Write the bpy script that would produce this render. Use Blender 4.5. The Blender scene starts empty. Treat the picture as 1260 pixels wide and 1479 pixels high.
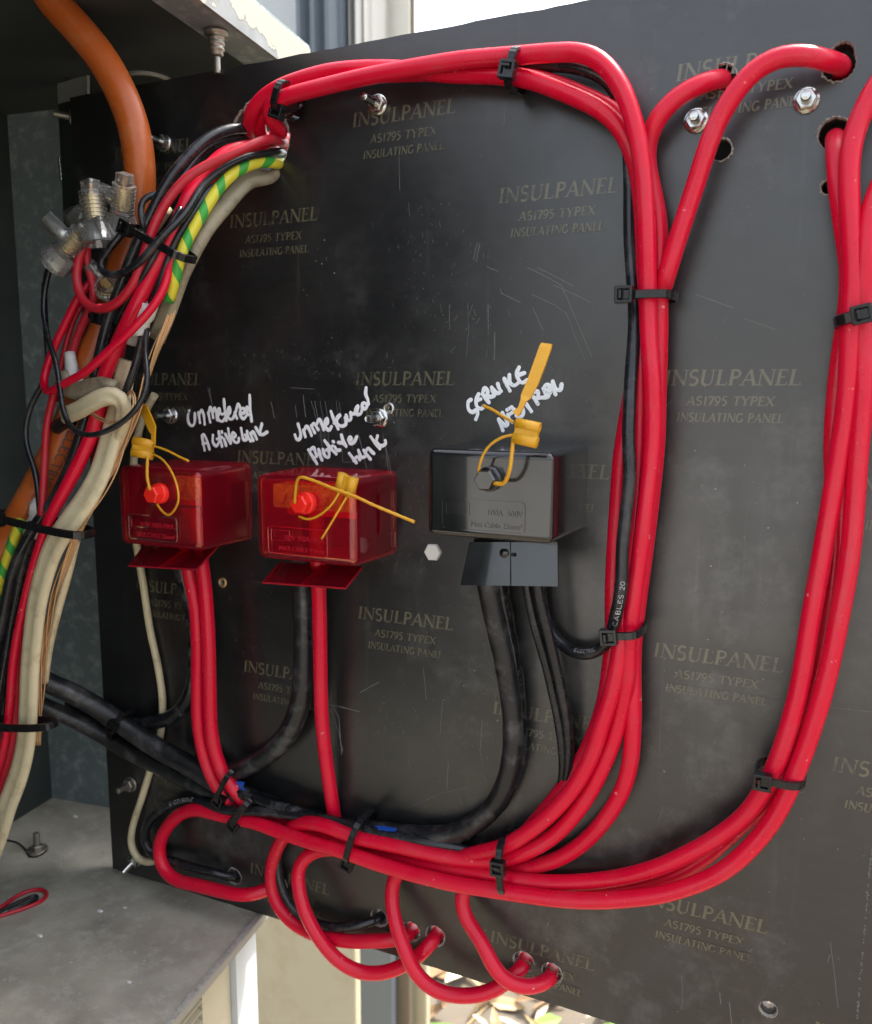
import bpy, bmesh, math, random
from mathutils import Vector, Matrix, Euler
random.seed(7)
S = bpy.context.scene
COL = S.collection
R = math.radians
# ------------------------------------------------------------------ camera
# world frame: board front face is the plane y = 0, x along the board, z up, metres
FPX = 1246.0; CX = 630.0; CY = 739.5; CAMD = 0.40
AX = Vector((0.90801161, 0.06148701, -0.41440833))   # board x axis seen from the camera (x right, y down, z forward)
AZ = Vector((0.00161026, -0.98967611, -0.14331297))
AN = Vector((-0.41894191, 0.12946253, -0.89873641))
CAM = Vector((0, -CAMD, 0))
cd = bpy.data.cameras.new('camera'); cam = bpy.data.objects.new('camera', cd); COL.objects.link(cam)
right = Vector((AX[0], -AN[0], AZ[0])); down = Vector((AX[1], -AN[1], AZ[1])); fwd = Vector((AX[2], -AN[2], AZ[2]))
m = Matrix.Identity(4)
for i in range(3):
    m[i][0] = right[i]; m[i][1] = -down[i]; m[i][2] = -fwd[i]; m[i][3] = CAM[i]
cam.matrix_world = m
cd.sensor_fit = 'VERTICAL'; cd.sensor_height = 36.0; cd.lens = 36.0 * FPX / 1479.0
cd.clip_start = 0.01; cd.clip_end = 500
cd.dof.use_dof = True; cd.dof.focus_distance = 0.425; cd.dof.aperture_fstop = 13.0
S.camera = cam
# ------------------------------------------------------------------ world, sun, exposure
w = bpy.data.worlds.new('World'); S.world = w; w.use_nodes = True
nt = w.node_tree; nt.nodes.clear()
sky = nt.nodes.new('ShaderNodeTexSky'); sky.sky_type = 'NISHITA'; sky.sun_disc = False
SUN = Vector((0.25, 0.40, 0.88)).normalized()
sky.sun_elevation = math.asin(SUN.z); sky.sun_rotation = math.atan2(SUN.x, SUN.y)
sky.air_density = 1.2; sky.dust_density = 5.0; sky.ozone_density = 0.6
hs = nt.nodes.new('ShaderNodeHueSaturation'); hs.inputs['Saturation'].default_value = 0.45
bg = nt.nodes.new('ShaderNodeBackground'); bg.inputs[1].default_value = 0.15
wo = nt.nodes.new('ShaderNodeOutputWorld')
nt.links.new(sky.outputs[0], hs.inputs['Color']); nt.links.new(hs.outputs[0], bg.inputs[0]); nt.links.new(bg.outputs[0], wo.inputs[0])
sl = bpy.data.lights.new('sun', 'SUN'); sl.energy = 2.6; sl.angle = R(2); sl.color = (1, 0.96, 0.9)
so = bpy.data.objects.new('sun', sl); COL.objects.link(so)
so.rotation_euler = SUN.to_track_quat('Z', 'Y').to_euler()
S.view_settings.view_transform = 'Standard'; S.view_settings.look = 'None'
S.view_settings.exposure = 1.76; S.view_settings.gamma = 1
S.render.engine = 'CYCLES'
S.cycles.transparent_max_bounces = 24; S.cycles.max_bounces = 10
S.render.resolution_x = 872; S.render.resolution_y = 1024

# ------------------------------------------------------------------ photo geometry helpers
def ray(px, py):
    r = Vector(((px - CX) / FPX, (py - CY) / FPX, 1))
    return Vector((AX.dot(r), -AN.dot(r), AZ.dot(r)))
def P(px, py, h=0.0):
    "point h millimetres in front of the board, on the sight line of a photo pixel"
    r = ray(px, py); t = (-h / 1000 + CAMD) / r.y
    return CAM + r * t
def PZ(px, py, z):
    r = ray(px, py); return CAM + r * (z / r.z)
# ------------------------------------------------------------------ materials
def principled(name, col, rough=0.5, metal=0.0, bump=0.0, bscale=400, var=0.0, vscale=60, spec=0.5, dirt=None, dirt_amt=0.5, dirt_scale=40, coat=0.0, sss=0.0, stretch=None):
    mt = bpy.data.materials.new(name); mt.use_nodes = True
    t = mt.node_tree; b = t.nodes['Principled BSDF']
    b.inputs['Base Color'].default_value = (*col, 1); b.inputs['Roughness'].default_value = rough
    b.inputs['Metallic'].default_value = metal; b.inputs['Specular IOR Level'].default_value = spec
    b.inputs['Coat Weight'].default_value = coat
    if sss: b.inputs['Subsurface Weight'].default_value = sss; b.inputs['Subsurface Scale'].default_value = 0.002
    tc = t.nodes.new('ShaderNodeTexCoord'); vec = tc.outputs['Object']
    if stretch:
        mp = t.nodes.new('ShaderNodeMapping'); mp.inputs['Scale'].default_value = stretch
        t.links.new(vec, mp.inputs[0]); vec = mp.outputs[0]
    cur = None
    if var:
        n = t.nodes.new('ShaderNodeTexNoise'); n.inputs['Scale'].default_value = vscale; n.inputs['Detail'].default_value = 6
        t.links.new(vec, n.inputs['Vector'])
        mx = t.nodes.new('ShaderNodeMix'); mx.data_type = 'RGBA'
        mx.inputs[6].default_value = (*[c * (1 - var) for c in col], 1); mx.inputs[7].default_value = (*[min(1, c * (1 + var)) for c in col], 1)
        t.links.new(n.outputs['Fac'], mx.inputs[0]); cur = mx.outputs[2]
        mr = t.nodes.new('ShaderNodeMapRange'); mr.inputs[1].default_value = .3; mr.inputs[2].default_value = .7
        mr.inputs[3].default_value = max(.03, rough - .1); mr.inputs[4].default_value = min(1, rough + .12)
        t.links.new(n.outputs['Fac'], mr.inputs[0]); t.links.new(mr.outputs[0], b.inputs['Roughness'])
    if dirt:
        n2 = t.nodes.new('ShaderNodeTexNoise'); n2.inputs['Scale'].default_value = dirt_scale; n2.inputs['Detail'].default_value = 8; n2.inputs['Roughness'].default_value = .7
        t.links.new(vec, n2.inputs['Vector'])
        r2 = t.nodes.new('ShaderNodeMapRange'); r2.inputs[1].default_value = .5; r2.inputs[2].default_value = .72; r2.inputs[4].default_value = dirt_amt
        t.links.new(n2.outputs['Fac'], r2.inputs[0])
        m2 = t.nodes.new('ShaderNodeMix'); m2.data_type = 'RGBA'; m2.inputs[7].default_value = (*dirt, 1); m2.inputs[6].default_value = (*col, 1)
        if cur: t.links.new(cur, m2.inputs[6])
        t.links.new(r2.outputs[0], m2.inputs[0]); cur = m2.outputs[2]
    if cur: t.links.new(cur, b.inputs['Base Color'])
    if bump:
        n3 = t.nodes.new('ShaderNodeTexNoise'); n3.inputs['Scale'].default_value = bscale; n3.inputs['Detail'].default_value = 4
        t.links.new(vec, n3.inputs['Vector'])
        bp = t.nodes.new('ShaderNodeBump'); bp.inputs['Strength'].default_value = bump; bp.inputs['Distance'].default_value = 0.0005
        t.links.new(n3.outputs['Fac'], bp.inputs['Height']); t.links.new(bp.outputs[0], b.inputs['Normal'])
    return mt
M = {}
M['red'] = principled('red_pvc', (.62, .003, .030), .30, spec=.38, bump=.12, bscale=260, var=.12, vscale=30, dirt=(.42, .07, .08), dirt_amt=.25, dirt_scale=55, sss=.06)
def add_scuff(mt, col, sc=38, lo=.735, hi=.76):
    t = mt.node_tree; b = t.nodes['Principled BSDF']; inp = b.inputs['Base Color']; src = inp.links[0].from_socket
    tc = t.nodes.new('ShaderNodeTexCoord'); mp = t.nodes.new('ShaderNodeMapping'); mp.inputs['Scale'].default_value = (1.0, .35, 1.0); t.links.new(tc.outputs['Object'], mp.inputs[0])
    n = t.nodes.new('ShaderNodeTexNoise'); n.inputs['Scale'].default_value = sc * 8; n.inputs['Detail'].default_value = 2; t.links.new(mp.outputs[0], n.inputs[0])
    q = t.nodes.new('ShaderNodeMapRange'); q.inputs[1].default_value = lo; q.inputs[2].default_value = hi; q.inputs[4].default_value = .7; t.links.new(n.outputs['Fac'], q.inputs[0])
    mx = t.nodes.new('ShaderNodeMix'); mx.data_type = 'RGBA'; mx.inputs[7].default_value = (*col, 1); t.links.new(q.outputs[0], mx.inputs[0]); t.links.new(src, mx.inputs[6]); t.links.new(mx.outputs[2], inp)
add_scuff(M['red'], (.75, .30, .30))
M['red_dull'] = principled('red_pvc_dull', (.46, .010, .026), .42, bump=.15, bscale=260, var=.15, dirt=(.3, .1, .1), dirt_amt=.3, dirt_scale=70)
M['black_cable'] = principled('black_pvc', (.012, .013, .016), .26, bump=.2, bscale=300, var=.25, vscale=50, dirt=(.12, .12, .12), dirt_amt=.45, dirt_scale=60)
M['heavy_cable'] = principled('black_rubber', (.010, .011, .013), .36, bump=.5, bscale=180, var=.3, vscale=50, dirt=(.14, .14, .14), dirt_amt=.6, dirt_scale=80)
M['tape'] = principled('black_tape', (.008, .009, .011), .22, bump=.9, bscale=140, var=.3, dirt=(.16, .16, .17), dirt_amt=.5, dirt_scale=120)
M['tie'] = principled('tie_nylon', (.007, .007, .008), .22, bump=.1, bscale=300, var=.2)
M['cream_cable'] = principled('cream_pvc', (.62, .54, .35), .45, bump=.25, bscale=150, var=.12, vscale=40, dirt=(.22, .14, .06), dirt_amt=.55, dirt_scale=70)
M['dirty_cable'] = principled('dirty_pvc', (.30, .26, .18), .6, bump=.5, bscale=150, var=.3, vscale=60, dirt=(.08, .055, .03), dirt_amt=.8, dirt_scale=90)
M['orange'] = principled('orange_conduit', (.46, .10, .016), .34, bump=.1, bscale=120, var=.14, vscale=30, dirt=(.55, .25, .12), dirt_amt=.35, dirt_scale=90)
M['copper'] = principled('copper', (.66, .42, .22), .38, metal=.6, bump=.2, bscale=500, var=.2)
M['brass'] = principled('brass', (.92, .66, .3), .32, metal=.6, bump=1.0, bscale=260, var=.25, vscale=250)
M['steel'] = principled('zinc_steel', (.62, .62, .6), .25, metal=1, bump=.25, bscale=500, var=.2, vscale=200)
M['dull_steel'] = principled('dull_steel', (.3, .28, .24), .45, metal=.8, bump=.4, bscale=400, var=.3, vscale=150, dirt=(.12, .06, .03), dirt_amt=.7, dirt_scale=150)
M['white_nylon'] = principled('white_nylon', (.72, .71, .68), .5, bump=.2, var=.08, sss=.2)
M['marker'] = principled('white_marker', (.90, .92, .97), .6, var=.08, vscale=500)
M['white_tape'] = principled('white_tape', (.68, .67, .65), .5, bump=1.0, bscale=150, var=.1, dirt=(.3, .27, .22), dirt_amt=.5)
M['blue'] = principled('blue_tape', (.01, .08, .42), .4, bump=.6, bscale=150, var=.2)
M['yellow'] = principled('yellow_seal', (.62, .31, .012), .4, bump=.25, bscale=300, var=.1, vscale=120, sss=.15)
M['redplug'] = principled('red_plug', (.85, .02, .012), .3, sss=.2, var=.1)
M['blackbox'] = principled('black_abs', (.007, .0075, .0085), .15, bump=.04, bscale=60, var=.2, vscale=25, coat=.8)
M['seam'] = principled('dark_hole', (.008, .008, .008), .8)
M['fibre'] = principled('torn_fibre', (.32, .29, .25), .9, bump=1.2, bscale=700, var=.5, vscale=500)
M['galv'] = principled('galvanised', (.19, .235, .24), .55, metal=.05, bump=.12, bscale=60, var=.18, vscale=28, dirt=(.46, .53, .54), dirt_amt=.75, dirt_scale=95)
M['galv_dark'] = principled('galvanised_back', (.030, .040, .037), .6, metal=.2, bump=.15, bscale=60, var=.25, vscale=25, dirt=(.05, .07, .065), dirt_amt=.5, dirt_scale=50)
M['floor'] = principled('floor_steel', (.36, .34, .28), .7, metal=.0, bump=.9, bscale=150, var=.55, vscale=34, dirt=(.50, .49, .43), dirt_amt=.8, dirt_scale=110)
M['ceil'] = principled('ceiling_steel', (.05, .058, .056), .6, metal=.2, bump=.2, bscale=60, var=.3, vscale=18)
M['cream_paint'] = principled('cream_paint', (.46, .42, .30), .55, bump=.25, bscale=50, var=.08, vscale=12, dirt=(.33, .24, .13), dirt_amt=.5, dirt_scale=14)
M['pale_paint'] = principled('pale_paint', (.46, .49, .50), .5, bump=.15, bscale=60, var=.06)
M['grit'] = principled('grit', (.40, .39, .35), .9, var=.4, vscale=300)
M['white_paint'] = principled('white_paint', (.86, .83, .74), .5, bump=.1, var=.04)
M['bluegrey'] = principled('bluegrey_paint', (.13, .155, .185), .5, bump=.1, var=.12, vscale=14, stretch=(6, 6, .6))
M['grey_metal'] = principled('ribbed_grey', (.30, .30, .28), .5, metal=.2, bump=.1, var=.15, vscale=20, stretch=(8, 8, .5))
M['brown_post'] = principled('weathered_timber', (.17, .14, .10), .8, bump=.6, bscale=120, var=.3, vscale=40, stretch=(3, 3, .4))
M['ground'] = principled('dry_soil', (.12, .10, .075), .95, bump=1.0, bscale=25, var=.4, vscale=14, dirt=(.16, .11, .06), dirt_amt=.8, dirt_scale=10)
M['reflector_concrete'] = principled('reflector_concrete', (.34, .33, .305), .9, bump=.4, bscale=60, var=.15, vscale=8)
LEAF = [principled('dry_leaf', (.50, .36, .19), .7, var=.3, vscale=60), principled('pale_leaf', (.66, .55, .38), .7, var=.3, vscale=60), principled('brown_leaf', (.24, .15, .075), .8, var=.3), principled('green_leaf', (.16, .28, .05), .6, var=.3)]

def mat_peel():
    mt = bpy.data.materials.new('peeling_cream_paint'); mt.use_nodes = True; t = mt.node_tree; b = t.nodes['Principled BSDF']
    tc = t.nodes.new('ShaderNodeTexCoord')
    n = t.nodes.new('ShaderNodeTexNoise'); n.inputs['Scale'].default_value = 34; n.inputs['Detail'].default_value = 9; n.inputs['Roughness'].default_value = .62
    t.links.new(tc.outputs['Object'], n.inputs['Vector'])
    sx = t.nodes.new('ShaderNodeSeparateXYZ'); t.links.new(tc.outputs['Object'], sx.inputs[0])
    # more paint lost towards the lower edge, where the steel was cut
    mz = t.nodes.new('ShaderNodeMath'); mz.operation = 'MULTIPLY_ADD'; mz.inputs[1].default_value = 13; mz.inputs[2].default_value = -13 * (ZC + .0085 + .95)
    t.links.new(sx.outputs['Z'], mz.inputs[0])
    ad = t.nodes.new('ShaderNodeMath'); ad.operation = 'ADD'; t.links.new(n.outputs['Fac'], ad.inputs[0]); t.links.new(mz.outputs[0], ad.inputs[1])
    r = t.nodes.new('ShaderNodeMapRange'); r.inputs[1].default_value = .45; r.inputs[2].default_value = .465
    t.links.new(ad.outputs[0], r.inputs[0])
    v = t.nodes.new('ShaderNodeTexVoronoi'); v.feature = 'DISTANCE_TO_EDGE'; v.inputs['Scale'].default_value = 190; t.links.new(tc.outputs['Object'], v.inputs['Vector'])
    cr = t.nodes.new('ShaderNodeMapRange'); cr.inputs[1].default_value = .0; cr.inputs[2].default_value = .02; t.links.new(v.outputs['Distance'], cr.inputs[0])
    n4 = t.nodes.new('ShaderNodeTexNoise'); n4.inputs['Scale'].default_value = 24; t.links.new(tc.outputs['Object'], n4.inputs['Vector'])
    c4 = t.nodes.new('ShaderNodeMapRange'); c4.inputs[1].default_value = .56; c4.inputs[2].default_value = .62; t.links.new(n4.outputs['Fac'], c4.inputs[0])
    mm = t.nodes.new('ShaderNodeMath'); mm.operation = 'MAXIMUM'; t.links.new(cr.outputs[0], mm.inputs[0])
    inv = t.nodes.new('ShaderNodeMath'); inv.operation = 'SUBTRACT'; inv.inputs[0].default_value = 1; t.links.new(c4.outputs[0], inv.inputs[1]); t.links.new(inv.outputs[0], mm.inputs[1])
    paint = t.nodes.new('ShaderNodeMix'); paint.data_type = 'RGBA'; paint.inputs[6].default_value = (.16, .145, .11, 1); paint.inputs[7].default_value = (.34, .32, .25, 1)
    t.links.new(mm.outputs[0], paint.inputs[0])
    n5 = t.nodes.new('ShaderNodeTexNoise'); n5.inputs['Scale'].default_value = 70; n5.inputs['Detail'].default_value = 8; t.links.new(tc.outputs['Object'], n5.inputs['Vector'])
    met = t.nodes.new('ShaderNodeMix'); met.data_type = 'RGBA'; met.inputs[6].default_value = (.08, .09, .09, 1); met.inputs[7].default_value = (.28, .30, .30, 1)
    t.links.new(n5.outputs['Fac'], met.inputs[0])
    mx = t.nodes.new('ShaderNodeMix'); mx.data_type = 'RGBA'; t.links.new(r.outputs[0], mx.inputs[0]); t.links.new(met.outputs[2], mx.inputs[6]); t.links.new(paint.outputs[2], mx.inputs[7])
    t.links.new(mx.outputs[2], b.inputs['Base Color']); b.inputs['Roughness'].default_value = .55
    hh = t.nodes.new('ShaderNodeMath'); hh.operation = 'MULTIPLY'; t.links.new(r.outputs[0], hh.inputs[0]); t.links.new(mm.outputs[0], hh.inputs[1])
    bp = t.nodes.new('ShaderNodeBump'); bp.inputs['Strength'].default_value = .8; bp.inputs['Distance'].default_value = .0006
    t.links.new(hh.outputs[0], bp.inputs['Height']); t.links.new(bp.outputs[0], b.inputs['Normal'])
    return mt
ZC = .1895
M['peel'] = mat_peel()

def mat_board():
    mt = bpy.data.materials.new('black_film_board'); mt.use_nodes = True; t = mt.node_tree; b = t.nodes['Principled BSDF']
    tc = t.nodes.new('ShaderNodeTexCoord'); V = tc.outputs['Object']
    def noise(s, d=6, ro=.6, stretch=None):
        n = t.nodes.new('ShaderNodeTexNoise'); n.inputs['Scale'].default_value = s; n.inputs['Detail'].default_value = d; n.inputs['Roughness'].default_value = ro
        if stretch:
            mp = t.nodes.new('ShaderNodeMapping'); mp.inputs['Scale'].default_value = stretch; t.links.new(V, mp.inputs[0]); t.links.new(mp.outputs[0], n.inputs[0])
        else: t.links.new(V, n.inputs[0])
        return n.outputs['Fac']
    def rng(i, a, bb, c, d):
        r = t.nodes.new('ShaderNodeMapRange'); r.inputs[1].default_value = a; r.inputs[2].default_value = bb; r.inputs[3].default_value = c; r.inputs[4].default_value = d
        t.links.new(i, r.inputs[0]); return r.outputs[0]
    def mix(f, a, bb):
        x = t.nodes.new('ShaderNodeMix'); x.data_type = 'RGBA'; t.links.new(f, x.inputs[0])
        for k, c in ((6, a), (7, bb)):
            if isinstance(c, tuple): x.inputs[k].default_value = (*c, 1)
            else: t.links.new(c, x.inputs[k])
        return x.outputs[2]
    def mul(a, bb):
        x = t.nodes.new('ShaderNodeMath'); x.operation = 'MULTIPLY'; t.links.new(a, x.inputs[0]); t.links.new(bb, x.inputs[1]); return x.outputs[0]
    base = mix(rng(noise(7, 5), .3, .7, 0, 1), (.0048, .0052, .0066), (.0095, .0096, .0104))
    weave = noise(260, 2, .5, (.25, 1, 1))
    base = mix(rng(weave, .35, .7, 0, .35), base, (.018, .018, .018))
    smudge = mul(rng(noise(16, 8, .7, (1, 1, .6)), .52, .74, 0, .6), rng(noise(4), .42, .6, 0, 1))
    base = mix(smudge, base, (.055, .055, .057))
    grime = mul(rng(noise(38, 9, .75), .50, .70, 0, .5), rng(noise(5.5), .46, .58, 0, 1))
    base = mix(grime, base, (.12, .12, .118))
    streak = mul(rng(noise(90, 4, .6, (1.6, 1, .07)), .60, .8, 0, .6), rng(noise(9), .45, .6, 0, 1))
    base = mix(streak, base, (.09, .09, .09))
    speck = mul(rng(noise(520, 1, .3), .76, .80, 0, .8), rng(noise(11), .52, .62, 0, 1))
    base = mix(speck, base, (.35, .34, .33))
    t.links.new(base, b.inputs['Base Color'])
    t.links.new(rng(noise(22, 9, .72), .3, .7, .26, .44), b.inputs['Roughness'])
    b.inputs['Specular IOR Level'].default_value = .85; b.inputs['Coat Weight'].default_value = .28; b.inputs['Coat Roughness'].default_value = .30
    bp = t.nodes.new('ShaderNodeBump'); bp.inputs['Strength'].default_value = .25; bp.inputs['Distance'].default_value = .0002
    t.links.new(weave, bp.inputs['Height'])
    bp2 = t.nodes.new('ShaderNodeBump'); bp2.inputs['Strength'].default_value = .25; bp2.inputs['Distance'].default_value = .002
    t.links.new(noise(14, 3), bp2.inputs['Height']); t.links.new(bp.outputs[0], bp2.inputs['Normal'])
    t.links.new(bp2.outputs[0], b.inputs['Normal'])
    return mt
M['board'] = mat_board()
M['board_edge'] = principled('board_edge', (.035, .03, .026), .9, bump=1, bscale=300, var=.4, vscale=200)
def mat_print():
    mt = bpy.data.materials.new('olive_print'); mt.use_nodes = True; t = mt.node_tree; b = t.nodes['Principled BSDF']
    tc = t.nodes.new('ShaderNodeTexCoord'); n = t.nodes.new('ShaderNodeTexNoise'); n.inputs['Scale'].default_value = 330; n.inputs['Detail'].default_value = 5
    t.links.new(tc.outputs['Object'], n.inputs[0])
    n2 = t.nodes.new('ShaderNodeTexNoise'); n2.inputs['Scale'].default_value = 24; t.links.new(tc.outputs['Object'], n2.inputs[0])
    a = t.nodes.new('ShaderNodeMath'); a.operation = 'ADD'; t.links.new(n.outputs['Fac'], a.inputs[0]); t.links.new(n2.outputs['Fac'], a.inputs[1])
    r = t.nodes.new('ShaderNodeMapRange'); r.inputs[1].default_value = .74; r.inputs[2].default_value = .98
    t.links.new(a.outputs[0], r.inputs[0])
    mx = t.nodes.new('ShaderNodeMix'); mx.data_type = 'RGBA'; mx.inputs[6].default_value = (.030, .028, .020, 1); mx.inputs[7].default_value = (.105, .098, .058, 1)
    t.links.new(r.outputs[0], mx.inputs[0]); t.links.new(mx.outputs[2], b.inputs['Base Color']); b.inputs['Roughness'].default_value = .36
    b.inputs['Specular IOR Level'].default_value = .85; b.inputs['Coat Weight'].default_value = .28; b.inputs['Coat Roughness'].default_value = .30
    return mt
M['print'] = mat_print()
M['scratch'] = principled('scratch', (.15, .15, .147), .7, var=.5, vscale=400)
M['cable_print'] = principled('cable_print', (.42, .42, .42), .6, var=.5, vscale=900)
M['orange_print'] = principled('faded_print', (.10, .07, .09), .6, var=.5, vscale=500)

def mat_clear(name, trans, body, fac_body, rough=.06, rim=.35, ior=1.5):
    mt = bpy.data.materials.new(name); mt.use_nodes = True; t = mt.node_tree; t.nodes.clear()
    out = t.nodes.new('ShaderNodeOutputMaterial'); tr = t.nodes.new('ShaderNodeBsdfTransparent'); tr.inputs[0].default_value = (*trans, 1)
    df = t.nodes.new('ShaderNodeBsdfDiffuse'); df.inputs[0].default_value = (*body, 1)
    tl = t.nodes.new('ShaderNodeBsdfTranslucent'); tl.inputs[0].default_value = (*body, 1)
    dm = t.nodes.new('ShaderNodeMixShader'); dm.inputs[0].default_value = .4; t.links.new(df.outputs[0], dm.inputs[1]); t.links.new(tl.outputs[0], dm.inputs[2])
    lw = t.nodes.new('ShaderNodeLayerWeight'); lw.inputs[0].default_value = .35
    mr = t.nodes.new('ShaderNodeMapRange'); mr.inputs[1].default_value = .42; mr.inputs[3].default_value = fac_body; mr.inputs[4].default_value = min(1, fac_body + rim)
    t.links.new(lw.outputs['Facing'], mr.inputs[0])
    m1 = t.nodes.new('ShaderNodeMixShader'); t.links.new(mr.outputs[0], m1.inputs[0]); t.links.new(tr.outputs[0], m1.inputs[1]); t.links.new(dm.outputs[0], m1.inputs[2])
    gl = t.nodes.new('ShaderNodeBsdfGlossy'); gl.inputs['Roughness'].default_value = rough
    fr = t.nodes.new('ShaderNodeFresnel'); fr.inputs[0].default_value = ior
    m2 = t.nodes.new('ShaderNodeMixShader'); t.links.new(fr.outputs[0], m2.inputs[0]); t.links.new(m1.outputs[0], m2.inputs[1]); t.links.new(gl.outputs[0], m2.inputs[2])
    t.links.new(m2.outputs[0], out.inputs[0]); return mt
M['redclear'] = mat_clear('red_clear_plastic', (1.0, .72, .52), (1.0, .014, .06), .19, rim=.6)
M['redflap'] = mat_clear('red_clear_flap', (1.0, .60, .5), (1.0, .02, .08), .16, rim=.25)
M['lit_brass'] = principled('lit_brass_in_cover', (1.0, .66, .26), .22, bump=1.5, bscale=420, var=.3, vscale=420, spec=1.0, dirt=(.30, .03, .008), dirt_amt=1.0, dirt_scale=230)  # brass under red plastic, its lit glow and dark relief put into the colour
M['redclear_edge'] = mat_clear('red_clear_edge', (1.0, .2, .2), (.85, .03, .07), .5)
M['clear'] = mat_clear('clear_plastic', (.97, .97, .95), (1.0, 1.0, .98), .16, rim=.7, ior=1.75)

def mat_earth():
    mt = principled('green_yellow_pvc', (.7, .6, .03), .42, bump=.2, bscale=200)
    t = mt.node_tree; b = t.nodes['Principled BSDF']
    uv = t.nodes.new('ShaderNodeTexCoord'); sp = t.nodes.new('ShaderNodeSeparateXYZ'); t.links.new(uv.outputs['UV'], sp.inputs[0])
    a = t.nodes.new('ShaderNodeMath'); a.operation = 'MULTIPLY_ADD'; a.inputs[1].default_value = 62.0; t.links.new(sp.outputs[0], a.inputs[0])
    bm = t.nodes.new('ShaderNodeMath'); bm.operation = 'MULTIPLY'; bm.inputs[1].default_value = 1.0; t.links.new(sp.outputs[1], bm.inputs[0]); t.links.new(bm.outputs[0], a.inputs[2])
    f = t.nodes.new('ShaderNodeMath'); f.operation = 'FRACT'; t.links.new(a.outputs[0], f.inputs[0])
    g = t.nodes.new('ShaderNodeMath'); g.operation = 'GREATER_THAN'; g.inputs[1].default_value = .62; t.links.new(f.outputs[0], g.inputs[0])
    mx = t.nodes.new('ShaderNodeMix'); mx.data_type = 'RGBA'; mx.inputs[6].default_value = (.66, .60, .04, 1); mx.inputs[7].default_value = (.05, .36, .05, 1)
    t.links.new(g.outputs[0], mx.inputs[0]); t.links.new(mx.outputs[2], b.inputs['Base Color']); return mt
M['earth'] = mat_earth()

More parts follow.
